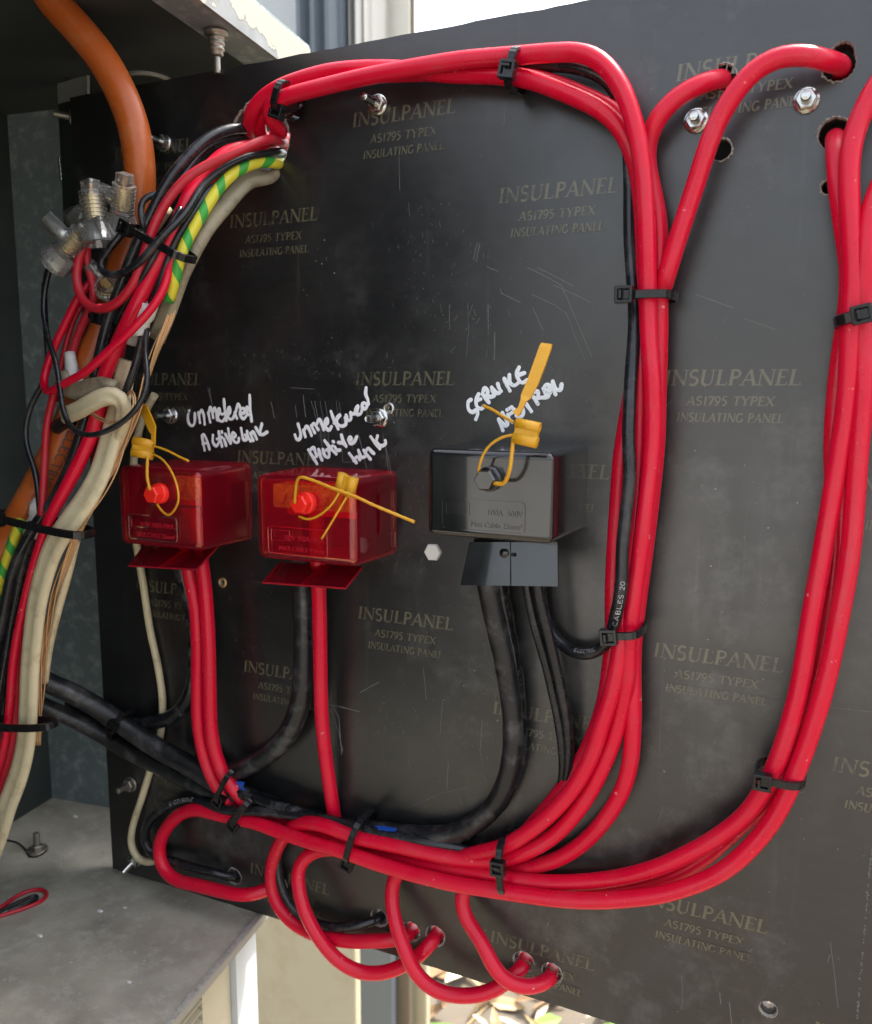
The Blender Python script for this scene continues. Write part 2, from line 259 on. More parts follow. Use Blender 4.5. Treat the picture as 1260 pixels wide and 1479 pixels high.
# ------------------------------------------------------------------ mesh helpers
ORG = {}
def tag(o, label=None, cat=None, group=None, kind=None):
    if label: o['label'] = label
    if cat: o['category'] = cat
    if group: o['group'] = group
    if kind: o['kind'] = kind
    return o
def thing(name, loc, label, cat, group=None):
    o = bpy.data.objects.new(name, None); COL.objects.link(o); o.location = loc; o.empty_display_size = .01
    ORG[o.name] = Vector(loc); return tag(o, label, cat, group)
class MB:
    def __init__(s): s.v = []; s.f = []; s.uv = {}; s.sm = []
    def add(s, vs, fs, smooth=True, uvs=None):
        k = len(s.v); s.v += [Vector(v) for v in vs]
        for f in fs:
            if uvs: s.uv[len(s.f)] = [uvs[i] for i in f]
            s.f.append([i + k for i in f]); s.sm.append(smooth)
        return s
    def box(s, c, sx, sy, sz, rot=None, bev=0.0):
        c = Vector(c)
        bm = bmesh.new(); bmesh.ops.create_cube(bm, size=1)
        for v in bm.verts: v.co = Vector((v.co.x * sx, v.co.y * sy, v.co.z * sz))
        if bev: bmesh.ops.bevel(bm, geom=bm.edges[:], offset=bev, segments=2, affect='EDGES', profile=.5)
        vs = []
        for v in bm.verts:
            p = v.co.copy()
            if rot is not None: p = rot @ p
            vs.append(c + p)
        bm.verts.index_update()
        s.add(vs, [[v.index for v in f.verts] for f in bm.faces], smooth=False); bm.free(); return s
    def prism(s, poly, d, smooth=False):
        "closed prism: list of points, extruded by vector d"
        n = len(poly); d = Vector(d); a = [Vector(p) for p in poly]
        s.add(a + [p + d for p in a], [list(range(n))[::-1], list(range(n, 2 * n))] + [[i, (i + 1) % n, n + (i + 1) % n, n + i] for i in range(n)], smooth); return s
    def cyl(s, a, b, r, n=16, r2=None, cap=True, smooth=True):
        a = Vector(a); b = Vector(b); r2 = r if r2 is None else r2
        d = (b - a).normalized(); u = d.orthogonal().normalized(); v = d.cross(u)
        vs = [a + (u * math.cos(t) + v * math.sin(t)) * r for t in [2 * math.pi * i / n for i in range(n)]]
        vs += [b + (u * math.cos(t) + v * math.sin(t)) * r2 for t in [2 * math.pi * i / n for i in range(n)]]
        s.add(vs, [[i, (i + 1) % n, n + (i + 1) % n, n + i] for i in range(n)], smooth)
        if cap: s.add(vs, [list(range(n))[::-1], list(range(n, 2 * n))], False)
        return s
    def lathe(s, a, d, prof, n=20, smooth=True):
        "profile of (distance along d, radius)"
        a = Vector(a); d = Vector(d).normalized(); u = d.orthogonal().normalized(); v = d.cross(u); vs = []
        for (z, r) in prof: vs += [a + d * z + (u * math.cos(2 * math.pi * i / n) + v * math.sin(2 * math.pi * i / n)) * r for i in range(n)]
        fs = [[k * n + i, k * n + (i + 1) % n, (k + 1) * n + (i + 1) % n, (k + 1) * n + i] for k in range(len(prof) - 1) for i in range(n)]
        s.add(vs, fs, smooth); return s
    def tube(s, pts, r, n=12, cap=True, wob=0.0, prof=None, ref=None):
        N = len(pts); vs = []; uvs = []; L = 0
        up = None
        for i, p in enumerate(pts):
            tng = (pts[min(i + 1, N - 1)] - pts[max(i - 1, 0)]).normalized()
            if i: L += (p - pts[i - 1]).length
            if ref is not None: u = (ref - tng * ref.dot(tng)).normalized()
            elif up is None: u = tng.orthogonal().normalized()
            else: u = (up - tng * up.dot(tng)).normalized()
            up = u; v = tng.cross(u)
            rr = r[i] if isinstance(r, list) else r
            for k in range(n):
                t = 2 * math.pi * k / n
                q = 1 + (wob * math.sin(k * 2.3 + i * .9) * math.sin(i * .37) if wob else 0)
                if prof: a_, b_ = prof[k]; vs.append(p + u * a_ * rr + v * b_ * rr)
                else: vs.append(p + (u * math.cos(t) + v * math.sin(t)) * rr * q)
                uvs.append((L, k / n))
        fs = []; fu = []
        k0 = len(s.v); s.v += vs
        for i in range(N - 1):
            for k in range(n):
                a, b, c, d = i * n + k, i * n + (k + 1) % n, (i + 1) * n + (k + 1) % n, (i + 1) * n + k
                q = [uvs[a], (uvs[b][0], (k + 1) / n), (uvs[c][0], (k + 1) / n), uvs[d]]
                s.uv[len(s.f)] = q; s.f.append([a + k0, b + k0, c + k0, d + k0]); s.sm.append(True)
        if cap:
            s.f.append([k0 + k for k in range(n)][::-1]); s.sm.append(False)
            s.f.append([k0 + (N - 1) * n + k for k in range(n)]); s.sm.append(False)
        return s
    def build(s, name, mat, parent=None, origin=None, label=None, cat=None, group=None, kind=None, mods=None):
        if parent is not None: org = ORG[parent.name]
        elif origin is not None: org = Vector(origin)
        else:
            lo = Vector((min(v.x for v in s.v), min(v.y for v in s.v), min(v.z for v in s.v))); hi = Vector((max(v.x for v in s.v), max(v.y for v in s.v), max(v.z for v in s.v)))
            org = (lo + hi) / 2
        me = bpy.data.meshes.new(name); me.from_pydata([v - org for v in s.v], [], s.f)
        me.polygons.foreach_set('use_smooth', s.sm)
        if s.uv:
            ul = me.uv_layers.new(name='UVMap')
            for pi, uvq in s.uv.items():
                pl = me.polygons[pi]
                for k, li in enumerate(pl.loop_indices): ul.data[li].uv = uvq[k]
        for mm in (mat if isinstance(mat, list) else [mat]): me.materials.append(M[mm] if isinstance(mm, str) else mm)
        me.update()
        o = bpy.data.objects.new(name, me); COL.objects.link(o)
        if parent is not None: o.parent = parent; ORG[o.name] = org
        else: o.location = org; ORG[o.name] = org
        tag(o, label, cat, group, kind)
        return o
def smooth_path(pts, step=.003, passes=2):
    pts = [Vector(p) for p in pts]
    if len(pts) < 3:
        a, b = pts; n = max(2, int((b - a).length / step)); return [a.lerp(b, i / n) for i in range(n + 1)]
    ext = [pts[0] * 2 - pts[1]] + pts + [pts[-1] * 2 - pts[-2]]; out = []
    for i in range(1, len(ext) - 2):
        p0, p1, p2, p3 = ext[i - 1:i + 3]
        t0 = 0; t1 = max((p1 - p0).length, 1e-6) ** .5; t2 = t1 + max((p2 - p1).length, 1e-6) ** .5; t3 = t2 + max((p3 - p2).length, 1e-6) ** .5
        n = max(2, int((p2 - p1).length / step))
        for k in range(n):
            t = t1 + (t2 - t1) * k / n
            a1 = p0 * ((t1 - t) / (t1 - t0)) + p1 * ((t - t0) / (t1 - t0)); a2 = p1 * ((t2 - t) / (t2 - t1)) + p2 * ((t - t1) / (t2 - t1)); a3 = p2 * ((t3 - t) / (t3 - t2)) + p3 * ((t - t2) / (t3 - t2))
            b1 = a1 * ((t2 - t) / (t2 - t0)) + a2 * ((t - t0) / (t2 - t0)); b2 = a2 * ((t3 - t) / (t3 - t1)) + a3 * ((t - t1) / (t3 - t1))
            out.append(b1 * ((t2 - t) / (t2 - t1)) + b2 * ((t - t1) / (t2 - t1)))
    out.append(pts[-1])
    for _ in range(passes):
        out = [out[0]] + [(out[i - 1] + out[i] * 2 + out[i + 1]) / 4 for i in range(1, len(out) - 1)] + [out[-1]]
    return out
def path(pix, hs, start_in=False, end_in=False, step=.003, passes=3):
    "photo pixels plus heights above the board (mm) spread along the run, or (px, py, h) triples"
    if len(pix[0]) == 3: pts = [P(*p) for p in pix]
    else:
        L = [0]
        for a, b in zip(pix, pix[1:]): L.append(L[-1] + math.hypot(b[0] - a[0], b[1] - a[1]))
        pts = []
        for (x, y), l in zip(pix, L):
            f = l / L[-1] * (len(hs) - 1); k = min(int(f), len(hs) - 2); pts.append(P(x, y, hs[k] + (hs[k + 1] - hs[k]) * (f - k)))
    ax_, ay_ = pix[0][:2]; bx_, by_ = pix[-1][:2]
    if bx_ < 5 and 820 < by_:      # loom cables run on down to the cabinet floor
        q = pts[-1]; d = (pts[-1] - pts[-2]).normalized(); d.z = min(d.z, -.6); d.normalize()
        while q.z > -.322:
            d = (d * .75 + Vector((-.05, 0, -.25))).normalized(); q = q + d * .025; pts.append(Vector((q.x, q.y, max(q.z, -.3235))))
    if ay_ < -10 and ax_ < 200:    # conduit runs on up through the cabinet ceiling
        pts = [pts[0] + (pts[0] - pts[1]).normalized() * .06] + pts
    if start_in:
        a = pts[0]; q = Vector((a.x, 0, a.z)); pts = [q + Vector((0, .022, 0)), q + Vector((0, .007, 0))] + ([q] if a.y > -.003 else [a]) + pts[1:]
    if end_in:
        a = pts[-1]; q = Vector((a.x, 0, a.z)); pts = pts[:-1] + ([q] if a.y > -.003 else [a]) + [q + Vector((0, .007, 0)), q + Vector((0, .022, 0))]
    return smooth_path(pts, step, passes)
PATHS = {}
def cable(name, pix, hs, r, mat, label, cat='cable', group=None, key=None, n=14, start_in=False, end_in=False, wob=0.0, prof=None, ref=None, step=.003):
    p = path(pix, hs, start_in, end_in, step)
    if key: PATHS[key] = p
    if isinstance(r, tuple):
        r = [(r[0] + (r[1] - r[0]) * min(1, max(0, (i / len(p) - r[2]) / .08))) / 1000 for i in range(len(p))]
    else: r = r / 1000
    return MB().tube(p, r, n if not prof else len(prof), wob=wob, prof=prof, ref=ref).build(name, mat, label=label, cat=cat, group=group)

# ------------------------------------------------------------------ CABINET
U = Vector((.127, -.992, 0)).normalized()     # along the cabinet front, towards the camera side
V = Vector((.992, .127, 0)).normalized()      # from the back of the cabinet to its front
ZF = -.3252; ZC = .1895; F0 = Vector((-.3057, .0039, 0))
def cab(u, v, z): return F0 + U * u + V * v + Vector((0, 0, z))
def quadbox(mb, u0, u1, v0, v1, z0, z1):
    mb.prism([cab(u0, v0, z0), cab(u1, v0, z0), cab(u1, v1, z0), cab(u0, v1, z0)], (0, 0, z1 - z0)); return mb
UR = -.088; UL = .335; VB = -.235      # right side wall, far side, back wall
cabinet = thing('meter_cabinet', cab(.2, -.1, -.95), 'weathered steel outdoor meter cabinet holding the swung-out black board', 'cabinet')
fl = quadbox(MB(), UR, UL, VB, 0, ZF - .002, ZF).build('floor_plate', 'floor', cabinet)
lipm = MB()
# worn folded lip along the front of the floor
segs = 60
for i in range(segs):
    u0 = UR + (UL - UR) * i / segs; u1 = UR + (UL - UR) * (i + 1) / segs
lip = quadbox(MB(), UR, UL, 0.0003, .0022, ZF - .004, ZF + .0008).build('floor_lip', 'grey_metal', cabinet)
bmv = MB()
for i in range(170):
    u0 = UR + (UL - UR) * i / 170 * .6; a = random.uniform(.0003, .0019); l = random.uniform(.0008, .004)
    bmv.prism([cab(u0, -a, ZF + .0009), cab(u0 + l, -a * random.random(), ZF + .0009), cab(u0 + l, .002, ZF + .0010), cab(u0, .0021, ZF + .0010)], (0, 0, .0004))
bmv.build('chipped_paint_edge', 'grit', cabinet, kind='stuff')
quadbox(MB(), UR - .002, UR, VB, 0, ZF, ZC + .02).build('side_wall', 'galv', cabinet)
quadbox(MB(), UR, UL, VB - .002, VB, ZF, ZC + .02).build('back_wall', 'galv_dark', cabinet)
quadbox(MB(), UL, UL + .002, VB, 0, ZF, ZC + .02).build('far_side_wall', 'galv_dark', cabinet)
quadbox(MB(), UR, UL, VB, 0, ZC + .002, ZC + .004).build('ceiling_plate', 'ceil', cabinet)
fas = quadbox(MB(), UR, UL, .0003, .0028, ZC - .0005, ZC + .0205)
fas.build('front_fascia', 'peel', cabinet, label='top front rail with cream paint peeling off bare metal')
quadbox(MB(), UR, UL, -.02, .0003, ZC - .0005, ZC + .001).build('fascia_return', 'galv', cabinet)
# top skin and roof
quadbox(MB(), UR - .004, UL, VB, .0003, ZC + .0206, ZC + .024).build('roof', 'galv', cabinet)
# lower compartment: door face, corner strip, louvres
def face(px, py, off=0.0):
    r = ray(px, py); n = V; t = ((F0 + V * off) - CAM).dot(n) / r.dot(n); return CAM + r * t
door = quadbox(MB(), .0215, .0515, -.016, -.010, -.95, ZF - .0045).build('lower_door', 'cream_paint', cabinet)
quadbox(MB(), -.0035, .0208, -.014, -.006, -.95, ZF - .0045).build('corner_strip', 'pale_paint', cabinet)
quadbox(MB(), .098, UL, -.018, -.010, -.95, ZF - .0045).build('lower_door_panel', 'cream_paint', cabinet)
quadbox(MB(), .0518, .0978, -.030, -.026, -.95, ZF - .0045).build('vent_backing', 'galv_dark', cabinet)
z = ZF - .006
for i in range(26):
    sl_ = MB().prism([cab(.0520, -.024, z), cab(.0520, -.010, z - .0045), cab(.0520, -.0095, z - .0032), cab(.0520, -.0235, z + .0013)], U * .0456)
    sl_.build('louvre_slat', 'cream_paint', cabinet); z -= .0064
# interior hardware: cable-gland bolt hanging under the ceiling, knockout, brackets
def rot_to(d):
    return Vector(d).normalized().to_track_quat('Z', 'Y').to_matrix()
def hexprism(mb, c, d, r, h, bev=True):
    d = Vector(d).normalized(); u = d.orthogonal().normalized(); v = d.cross(u); c = Vector(c)
    def ring(rr, z): return [c + d * z + (u * math.cos(math.pi * i / 3 + .3) + v * math.sin(math.pi * i / 3 + .3)) * rr for i in range(6)]
    rs = [ring(r, 0), ring(r, h * .8), ring(r * .86, h)]
    vs = sum(rs, []); fs = [[k * 6 + i, k * 6 + (i + 1) % 6, (k + 1) * 6 + (i + 1) % 6, (k + 1) * 6 + i] for k in range(2) for i in range(6)] + [[12 + i for i in range(6)], [i for i in range(6)][::-1]]
    mb.add(vs, fs, False); return mb
def threaded(mb, a, d, r, L, pitch=.0009, n=12):
    prof = [(0, 0)]; z = 0
    while z < L: prof += [(z, r * .88), (z + pitch / 2, r)]; z += pitch
    prof += [(L, r * .86), (L, 0)]
    return mb.lathe(a, d, prof, n)
DN = Vector((0, 0, -1))
g0 = PZ(312, 36, ZC + .002)
gb = thing('ceiling_bolt', g0, 'dull bolt with stacked nuts and washers hanging from the cabinet ceiling', 'bolt')
MB().lathe(g0, DN, [(0, 0), (0, .0085), (.0016, .0085), (.002, .006), (.002, 0)], 24).build('washer', 'dull_steel', gb)
MB().lathe(g0, DN, [(.002, .0), (.003, .0062), (.0052, .0066), (.0058, .003), (.0064, .0045), (.0075, .0045), (.008, .0034), (.009, .0045), (.0102, .0045), (.0108, .0034), (.0118, .0042), (.013, .0042), (.0136, .0032), (.015, .0036), (.016, .0026), (.016, 0)], 18).build('nut_stack', 'dull_steel', gb)
threaded(MB(), g0 + DN * .016, DN, .0019, .0085).build('shank', 'dull_steel', gb)
k0 = PZ(212, 118, ZC + .001)
ko = MB().lathe(k0, DN, [(-.001, .0165), (.0012, .0165), (.0012, .0145), (-.001, .0145)], 30).build('knockout_ring', 'grey_metal', label='round pressed knockout ring in the cabinet ceiling behind the orange conduit', cat='ring')
# mounting bracket and hinge strip at the far left of the board
hb = thing('hinge_bracket', P(100, 160, -22), 'dark angle bracket with a bolt beside the upper left of the board', 'bracket')
def slab(name, quad, d, mat, parent): return MB().prism(quad, d).build(name, mat, parent)
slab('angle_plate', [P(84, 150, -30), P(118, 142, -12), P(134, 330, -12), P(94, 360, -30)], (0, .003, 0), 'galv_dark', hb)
slab('mount_tab', [P(82, 95, -30), P(126, 98, -26), P(126, 145, -26), P(84, 150, -29)], (0, .0022, 0), 'grey_metal', hb)
MB().cyl(P(97, 108, -28), P(97, 108, -23), .003, 14).build('tab_hole', 'seam', hb)
bx = P(108, 170, -18); threaded(MB(), bx, (-.7, -.7, .1), .0022, .012).build('bolt', 'dull_steel', hb)
hexprism(MB(), bx, (-.7, -.7, .1), .0045, .003).build('nut', 'dull_steel', hb)
slab('edge_strip', [P(117, 142, -11), P(120.5, 142, -11), P(133, 300, -11), P(129, 300, -11)], (0, .002, 0), 'board_edge', hb)
MB().cyl(P(86, 226, -20), P(89, 260, -20), .0011, 10).build('hinge_pin', 'steel', hb)

# ------------------------------------------------------------------ BOARD with drilled holes
def circ(c, r, n=28, ra=0.0, sx=1.0):
    o = random.uniform(0, 6); return [(c.x + r * sx * math.cos(2 * math.pi * i / n) * (1 + ra * math.sin(i * 3.1 + o) * math.cos(i * 1.7)), c.z + r * math.sin(2 * math.pi * i / n) * (1 + ra * math.sin(i * 2.3 + o))) for i in range(n)]
HOLES = []
def hole(px, py, r, torn=True, ra=.04): HOLES.append((P(px, py), r / 1000, torn, ra))
BIG = Vector((-.2885, 0, .1300))
for a in [(1044, 112, 5.6), (1041, 216, 4.6), (1206, 193, 6.3), (1197, 270, 3.0), (548, 1325, 5.4), (594, 1345, 5.9), (629, 1351, 5.9), (757, 1389, 5.9), (797, 1405, 5.7), (339, 1266, 5.4), (404, 1277, 5.4), (1110, 1457, 4.0), (1378, 84, 5.6), (1392, 215, 5.6), (322, 840, 1.8), (562, 590, 2.1)]: hole(*a)
BX0, BX1, BZ0, BZ1 = -.4237, .16, -.3212, .1692
cu = bpy.data.curves.new('board', 'CURVE'); cu.dimensions = '2D'; cu.fill_mode = 'BOTH'; cu.extrude = .0048
def spl(pts):
    s_ = cu.splines.new('POLY'); s_.points.add(len(pts) - 1)
    for q, (x, y) in zip(s_.points, pts): q.co = (x, y, 0, 1)
    s_.use_cyclic_u = True
edge = []
nseg = 90
for i in range(nseg): edge.append((BX0 + (BX1 - BX0) * i / nseg, BZ0 + random.uniform(-.0002, .0002)))
for i in range(nseg): edge.append((BX1, BZ0 + (BZ1 - BZ0) * i / nseg))
for i in range(nseg): edge.append((BX1 - (BX1 - BX0) * i / nseg, BZ1 + random.uniform(-.0003, .0003)))
for i in range(nseg): edge.append((BX0, BZ1 - (BZ1 - BZ0) * i / nseg))
spl(edge)
bigpts = circ(BIG, .0205, 44, .035, .92); spl(bigpts)
hp = []
for c, r, torn, ra in HOLES:
    q = circ(c, r, 28, ra); hp.append(q); spl(q)
# two overlapping drill holes at the top right
c1 = P(1217, 78); c2 = P(1212, 93); r1, r2 = .0046, .0064; pea = []
for i in range(60):
    t = 2 * math.pi * i / 60; cc = (c1 + c2) / 2; d = Vector((math.cos(t), 0, math.sin(t))); best = 0
    for c_, r_ in ((c1, r1), (c2, r2)):
        oc = cc - c_; b_ = d.dot(oc); q_ = b_ * b_ - (oc.dot(oc) - r_ * r_)
        if q_ > 0: best = max(best, -b_ + math.sqrt(q_))
    best *= 1 + .03 * math.sin(i * 2.1); pea.append((cc.x + d.x * best, cc.z + d.z * best))
spl(pea); hp.append(pea)
tmp = bpy.data.objects.new('board_curve', cu); COL.objects.link(tmp)
bpy.context.view_layer.update()
bme = bpy.data.meshes.new_from_object(tmp.evaluated_get(bpy.context.evaluated_depsgraph_get()))
bpy.data.objects.remove(tmp); bme.name = 'board_sheet'
for v in bme.vertices: v.co = Vector((v.co.x, .0048 - v.co.z, v.co.y))
bme.flip_normals(); bme.update()
bme.materials.clear(); bme.materials.append(M['board']); bme.materials.append(M['board_edge'])
for p_ in bme.polygons:
    p_.use_smooth = False; p_.material_index = 0 if abs(p_.normal.y) > .5 else 1
board = thing('switchboard_panel', (BX0, 0, BZ0), 'large black insulating board with worn olive print and drilled holes', 'panel')
bo = bpy.data.objects.new('board_sheet', bme); COL.objects.link(bo); bo.parent = board; bo.location = -ORG[board.name]; ORG['board_sheet'] = Vector((0, 0, 0))
bpy.data.objects['board_sheet'].location = -Vector((BX0, 0, BZ0))
mt_ = thing('meter', (.045, .03, .05), 'grey meter body added on the far side of the board as dark backing for the top right holes', 'meter')  # added behind the holes so they show dark instead of sky
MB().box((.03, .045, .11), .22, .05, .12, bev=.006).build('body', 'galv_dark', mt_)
MB().box((.03, .0165, .11), .10, .006, .06, bev=.002).build('base', 'seam', mt_)
# torn fibre round each hole
def torn_ring(pts, wmin, wmax, name='torn_rim', bias=None):
    n = len(pts); cx_ = sum(p[0] for p in pts) / n; cz_ = sum(p[1] for p in pts) / n; mb = MB()
    sub = []
    for i in range(n):
        a, b = pts[i], pts[(i + 1) % n]
        for k in range(3): sub.append((a[0] + (b[0] - a[0]) * k / 3, a[1] + (b[1] - a[1]) * k / 3))
    n = len(sub); vs = []; ph = random.uniform(0, 6)
    for i, (x, z_) in enumerate(sub):
        d = Vector((x - cx_, 0, z_ - cz_)).normalized(); t = math.atan2(d.z, d.x)
        am = max(0, math.sin(t * 1.0 + ph) * .7 + .45)
        wd = (wmin + (wmax - wmin) * random.random() * am)
        p = Vector((x, 0, z_)); vs += [p - d * .0004 + Vector((0, .0012, 0)), p + Vector((0, -.0003 - .0004 * random.random(), 0)), p + d * wd + Vector((0, -.00008, 0))]
    fs = [[3 * i + k, 3 * ((i + 1) % n) + k, 3 * ((i + 1) % n) + k + 1, 3 * i + k + 1] for i in range(n) for k in range(2)]
    mb.add(vs, fs, False); return mb.build(name, 'fibre', board)
for q, hh in zip(hp, HOLES + [(0, 0, True, 0)]): torn_ring(q, .0001, .0009)
torn_ring(bigpts, .0001, .0013)

# ---- serif lettering drawn as strokes
def arc(cx, cy, rx, ry, a0, a1, n=9): return [(cx + rx * math.cos(R(a0 + (a1 - a0) * i / n)), cy + ry * math.sin(R(a0 + (a1 - a0) * i / n))) for i in range(n + 1)]
G = {
 'I': (.42, [([(.21, 0), (.21, 1)], 1)], [(.21, 0), (.21, 1)]),
 'N': (.92, [([(.16, 0), (.16, 1)], 0), ([(.14, 1), (.78, 0)], 1), ([(.78, 0), (.78, 1)], 0)], [(.16, 0), (.14, 1), (.78, 1)]),
 'S': (.62, [(arc(.31, .74, .21, .24, 40, 250) + arc(.30, .26, .22, .26, 75, -140), .8)], []),
 'U': (.86, [([(.18, 1), (.18, .3)] + arc(.42, .28, .24, .28, 180, 270), 1), (arc(.42, .28, .26, .28, 270, 360) + [(.68, 1)], 0)], [(.18, 1), (.68, 1)]),
 'L': (.66, [([(.18, 0), (.18, 1)], 1), ([(.18, .03), (.58, .03), (.62, .2)], 0)], [(.18, 1), (.15, 0)]),
 'P': (.66, [([(.18, 0), (.18, 1)], 1), ([(.18, .97)] + arc(.34, .73, .24, .24, 90, -90) + [(.18, .49)], .6)], [(.18, 0), (.18, 1)]),
 'A': (.84, [([(.10, 0), (.44, 1)], 0), ([(.44, 1), (.74, 0)], 1), ([(.22, .34), (.62, .34)], 0)], [(.10, 0), (.74, 0)]),
 'E': (.66, [([(.18, 0), (.18, 1)], 1), ([(.18, .03), (.56, .03), (.6, .17)], 0), ([(.18, .52), (.48, .52)], 0), ([(.18, .97), (.54, .97), (.56, .84)], 0)], [(.15, 0), (.15, 1)]),
 'T': (.74, [([(.37, 0), (.37, 1)], 1), ([(.06, .84), (.08, .97), (.66, .97), (.69, .84)], 0)], [(.37, 0)]),
 'G': (.82, [(arc(.44, .5, .34, .48, 45, 330), .8), ([(.72, 0.08), (.72, .4)], 1)], [(.72, .4)]),
 'Y': (.74, [([(.08, 1), (.36, .48)], 1), ([(.66, 1), (.36, .48)], 0), ([(.36, .5), (.36, 0)], 1)], [(.08, 1), (.66, 1), (.36, 0)]),
 'X': (.80, [([(.10, 1), (.70, 0)], 1), ([(.68, 1), (.10, 0)], 0)], [(.1, 1), (.68, 1), (.1, 0), (.7, 0)]),
 '1': (.46, [([(.24, 0), (.24, 1)], 1), ([(.1, .84), (.24, .98)], 0)], [(.24, 0)]),
 '7': (.56, [([(.06, .84), (.08, .96), (.5, .96)], .5), ([(.5, .96), (.2, 0)], .9)], []),
 '9': (.58, [(arc(.28, .68, .2, .3, 0, 360, 14), .6), ([(.48, .68), (.46, .4), (.34, .12), (.14, 0)], .7)], []),
 '5': (.56, [([(.46, .97), (.16, .97), (.12, .58)], .4), (arc(.24, .3, .24, .3, 110, -110), .8)], []),
 'C': (.78, [(arc(.44, .5, .34, .48, 45, 315), .8)], []), 'R': (.72, [([(.18, 0), (.18, 1)], 1), ([(.18, .97)] + arc(.34, .74, .22, .23, 90, -90) + [(.18, .5)], .6), ([(.36, .5), (.66, 0)], 1)], []),
 '0': (.6, [(arc(.3, .5, .2, .48, 0, 360, 16), .7)], []), '2': (.58, [(arc(.28, .72, .2, .26, 160, -30) + [(.08, .03), (.5, .03)], .7)], []), '-': (.4, [([(.08, .45), (.32, .45)], .6)], []),
 'B': (.68, [([(.18, 0), (.18, 1)], 1), ([(.18, .97)] + arc(.32, .75, .2, .22, 90, -90) + [(.18, .53)], .6), ([(.18, .53)] + arc(.34, .27, .24, .26, 90, -90) + [(.18, .01)], .6)], []),
 ' ': (.45, [], []),
}
def layout(txt, height, width=None, slant=.14, serif=True, tw=.19, tn=.09):
    "strokes as [(points, half widths)] in metres, origin at the left of the baseline"
    adv = sum(G[c][0] for c in txt); k = (width / (adv * height)) if width else 1.0; x = 0; out = []
    for c in txt:
        wd, st, sf = G[c]
        for pts, wt in st:
            out.append(([((x + p[0]) * height * k + p[1] * height * slant, p[1] * height) for p in pts], (tn + (tw - tn) * wt) * height / 2))
        if serif:
            for sx_, sy_ in sf:
                yy = .02 if sy_ == 0 else .98 if sy_ == 1 else sy_
                out.append(([((x + sx_ + dx) * height * k + yy * height * slant, yy * height) for dx in (-.13, .13)], .03 * height))
        x += wd
    return out
def ribbon(mb, pts, hw, mapf, lift0, dome=.00002, roundcap=False):
    n = len(pts); vs = []
    for i, p in enumerate(pts):
        a = pts[max(i - 1, 0)]; b = pts[min(i + 1, n - 1)]; dx, dy = b[0] - a[0], b[1] - a[1]; l = math.hypot(dx, dy) or 1; q_ = 1 + (.13 * math.sin(i * .35 + pts[0][0] * 9000) if roundcap else 0); nx, ny = -dy / l * q_, dx / l * q_
        for s_, lf in ((-1, 0), (0, dome), (1, 0)): vs.append(mapf(p[0] + nx * hw * s_, p[1] + ny * hw * s_, lift0 + lf))
    fs = []
    for i in range(n - 1):
        for k in range(2): fs.append([3 * i + k, 3 * i + k + 1, 3 * i + 4 + k, 3 * i + 3 + k])
    mb.add(vs, fs, False)
    if roundcap:
        for p, q in ((pts[0], pts[1]), (pts[-1], pts[-2])):
            ang = math.atan2(p[1] - q[1], p[0] - q[0]); c = mapf(p[0], p[1], lift0 + dome)
            rim = [mapf(p[0] + hw * math.cos(ang + R(a)), p[1] + hw * math.sin(ang + R(a)), lift0) for a in range(-90, 91, 30)]
            mb.add([c] + rim, [[0, i + 1, i + 2] for i in range(len(rim) - 1)], False)
def board_text(x0, z0):
    mb = MB(); lift = [.00008]
    def put(txt, xa, zb, h, wd, tw, tn):
        for pts, hw in layout(txt, h, wd, tw=tw, tn=tn):
            lift[0] += .000002
            ribbon(mb, pts, hw, lambda a, b, l: Vector((x0 + xa + a, -l, z0 + zb + b)), lift[0], .00001)
    put('INSULPANEL', 0, 0, .0067, .0575, .19, .08)
    put('AS1795 TYPEX', .0105, -.0088, .0039, .037, .20, .10)
    put('INSULATING PANEL', .0065, -.0160, .0038, .045, .20, .10)
    mb.build('printed_lettering', 'print', board)
for i, x0 in enumerate((-.3915, -.232, -.0720, .088)):
    for j, z0 in enumerate((.1300, .0010, -.1255, -.2517)): board_text(x0, z0)
for i, x0 in enumerate((-.4715, -.3105, -.1525, .0069)):
    for j, z0 in enumerate((.0865, -.0428, -.1670, -.2955)):
        if i > 0: board_text(x0, z0)

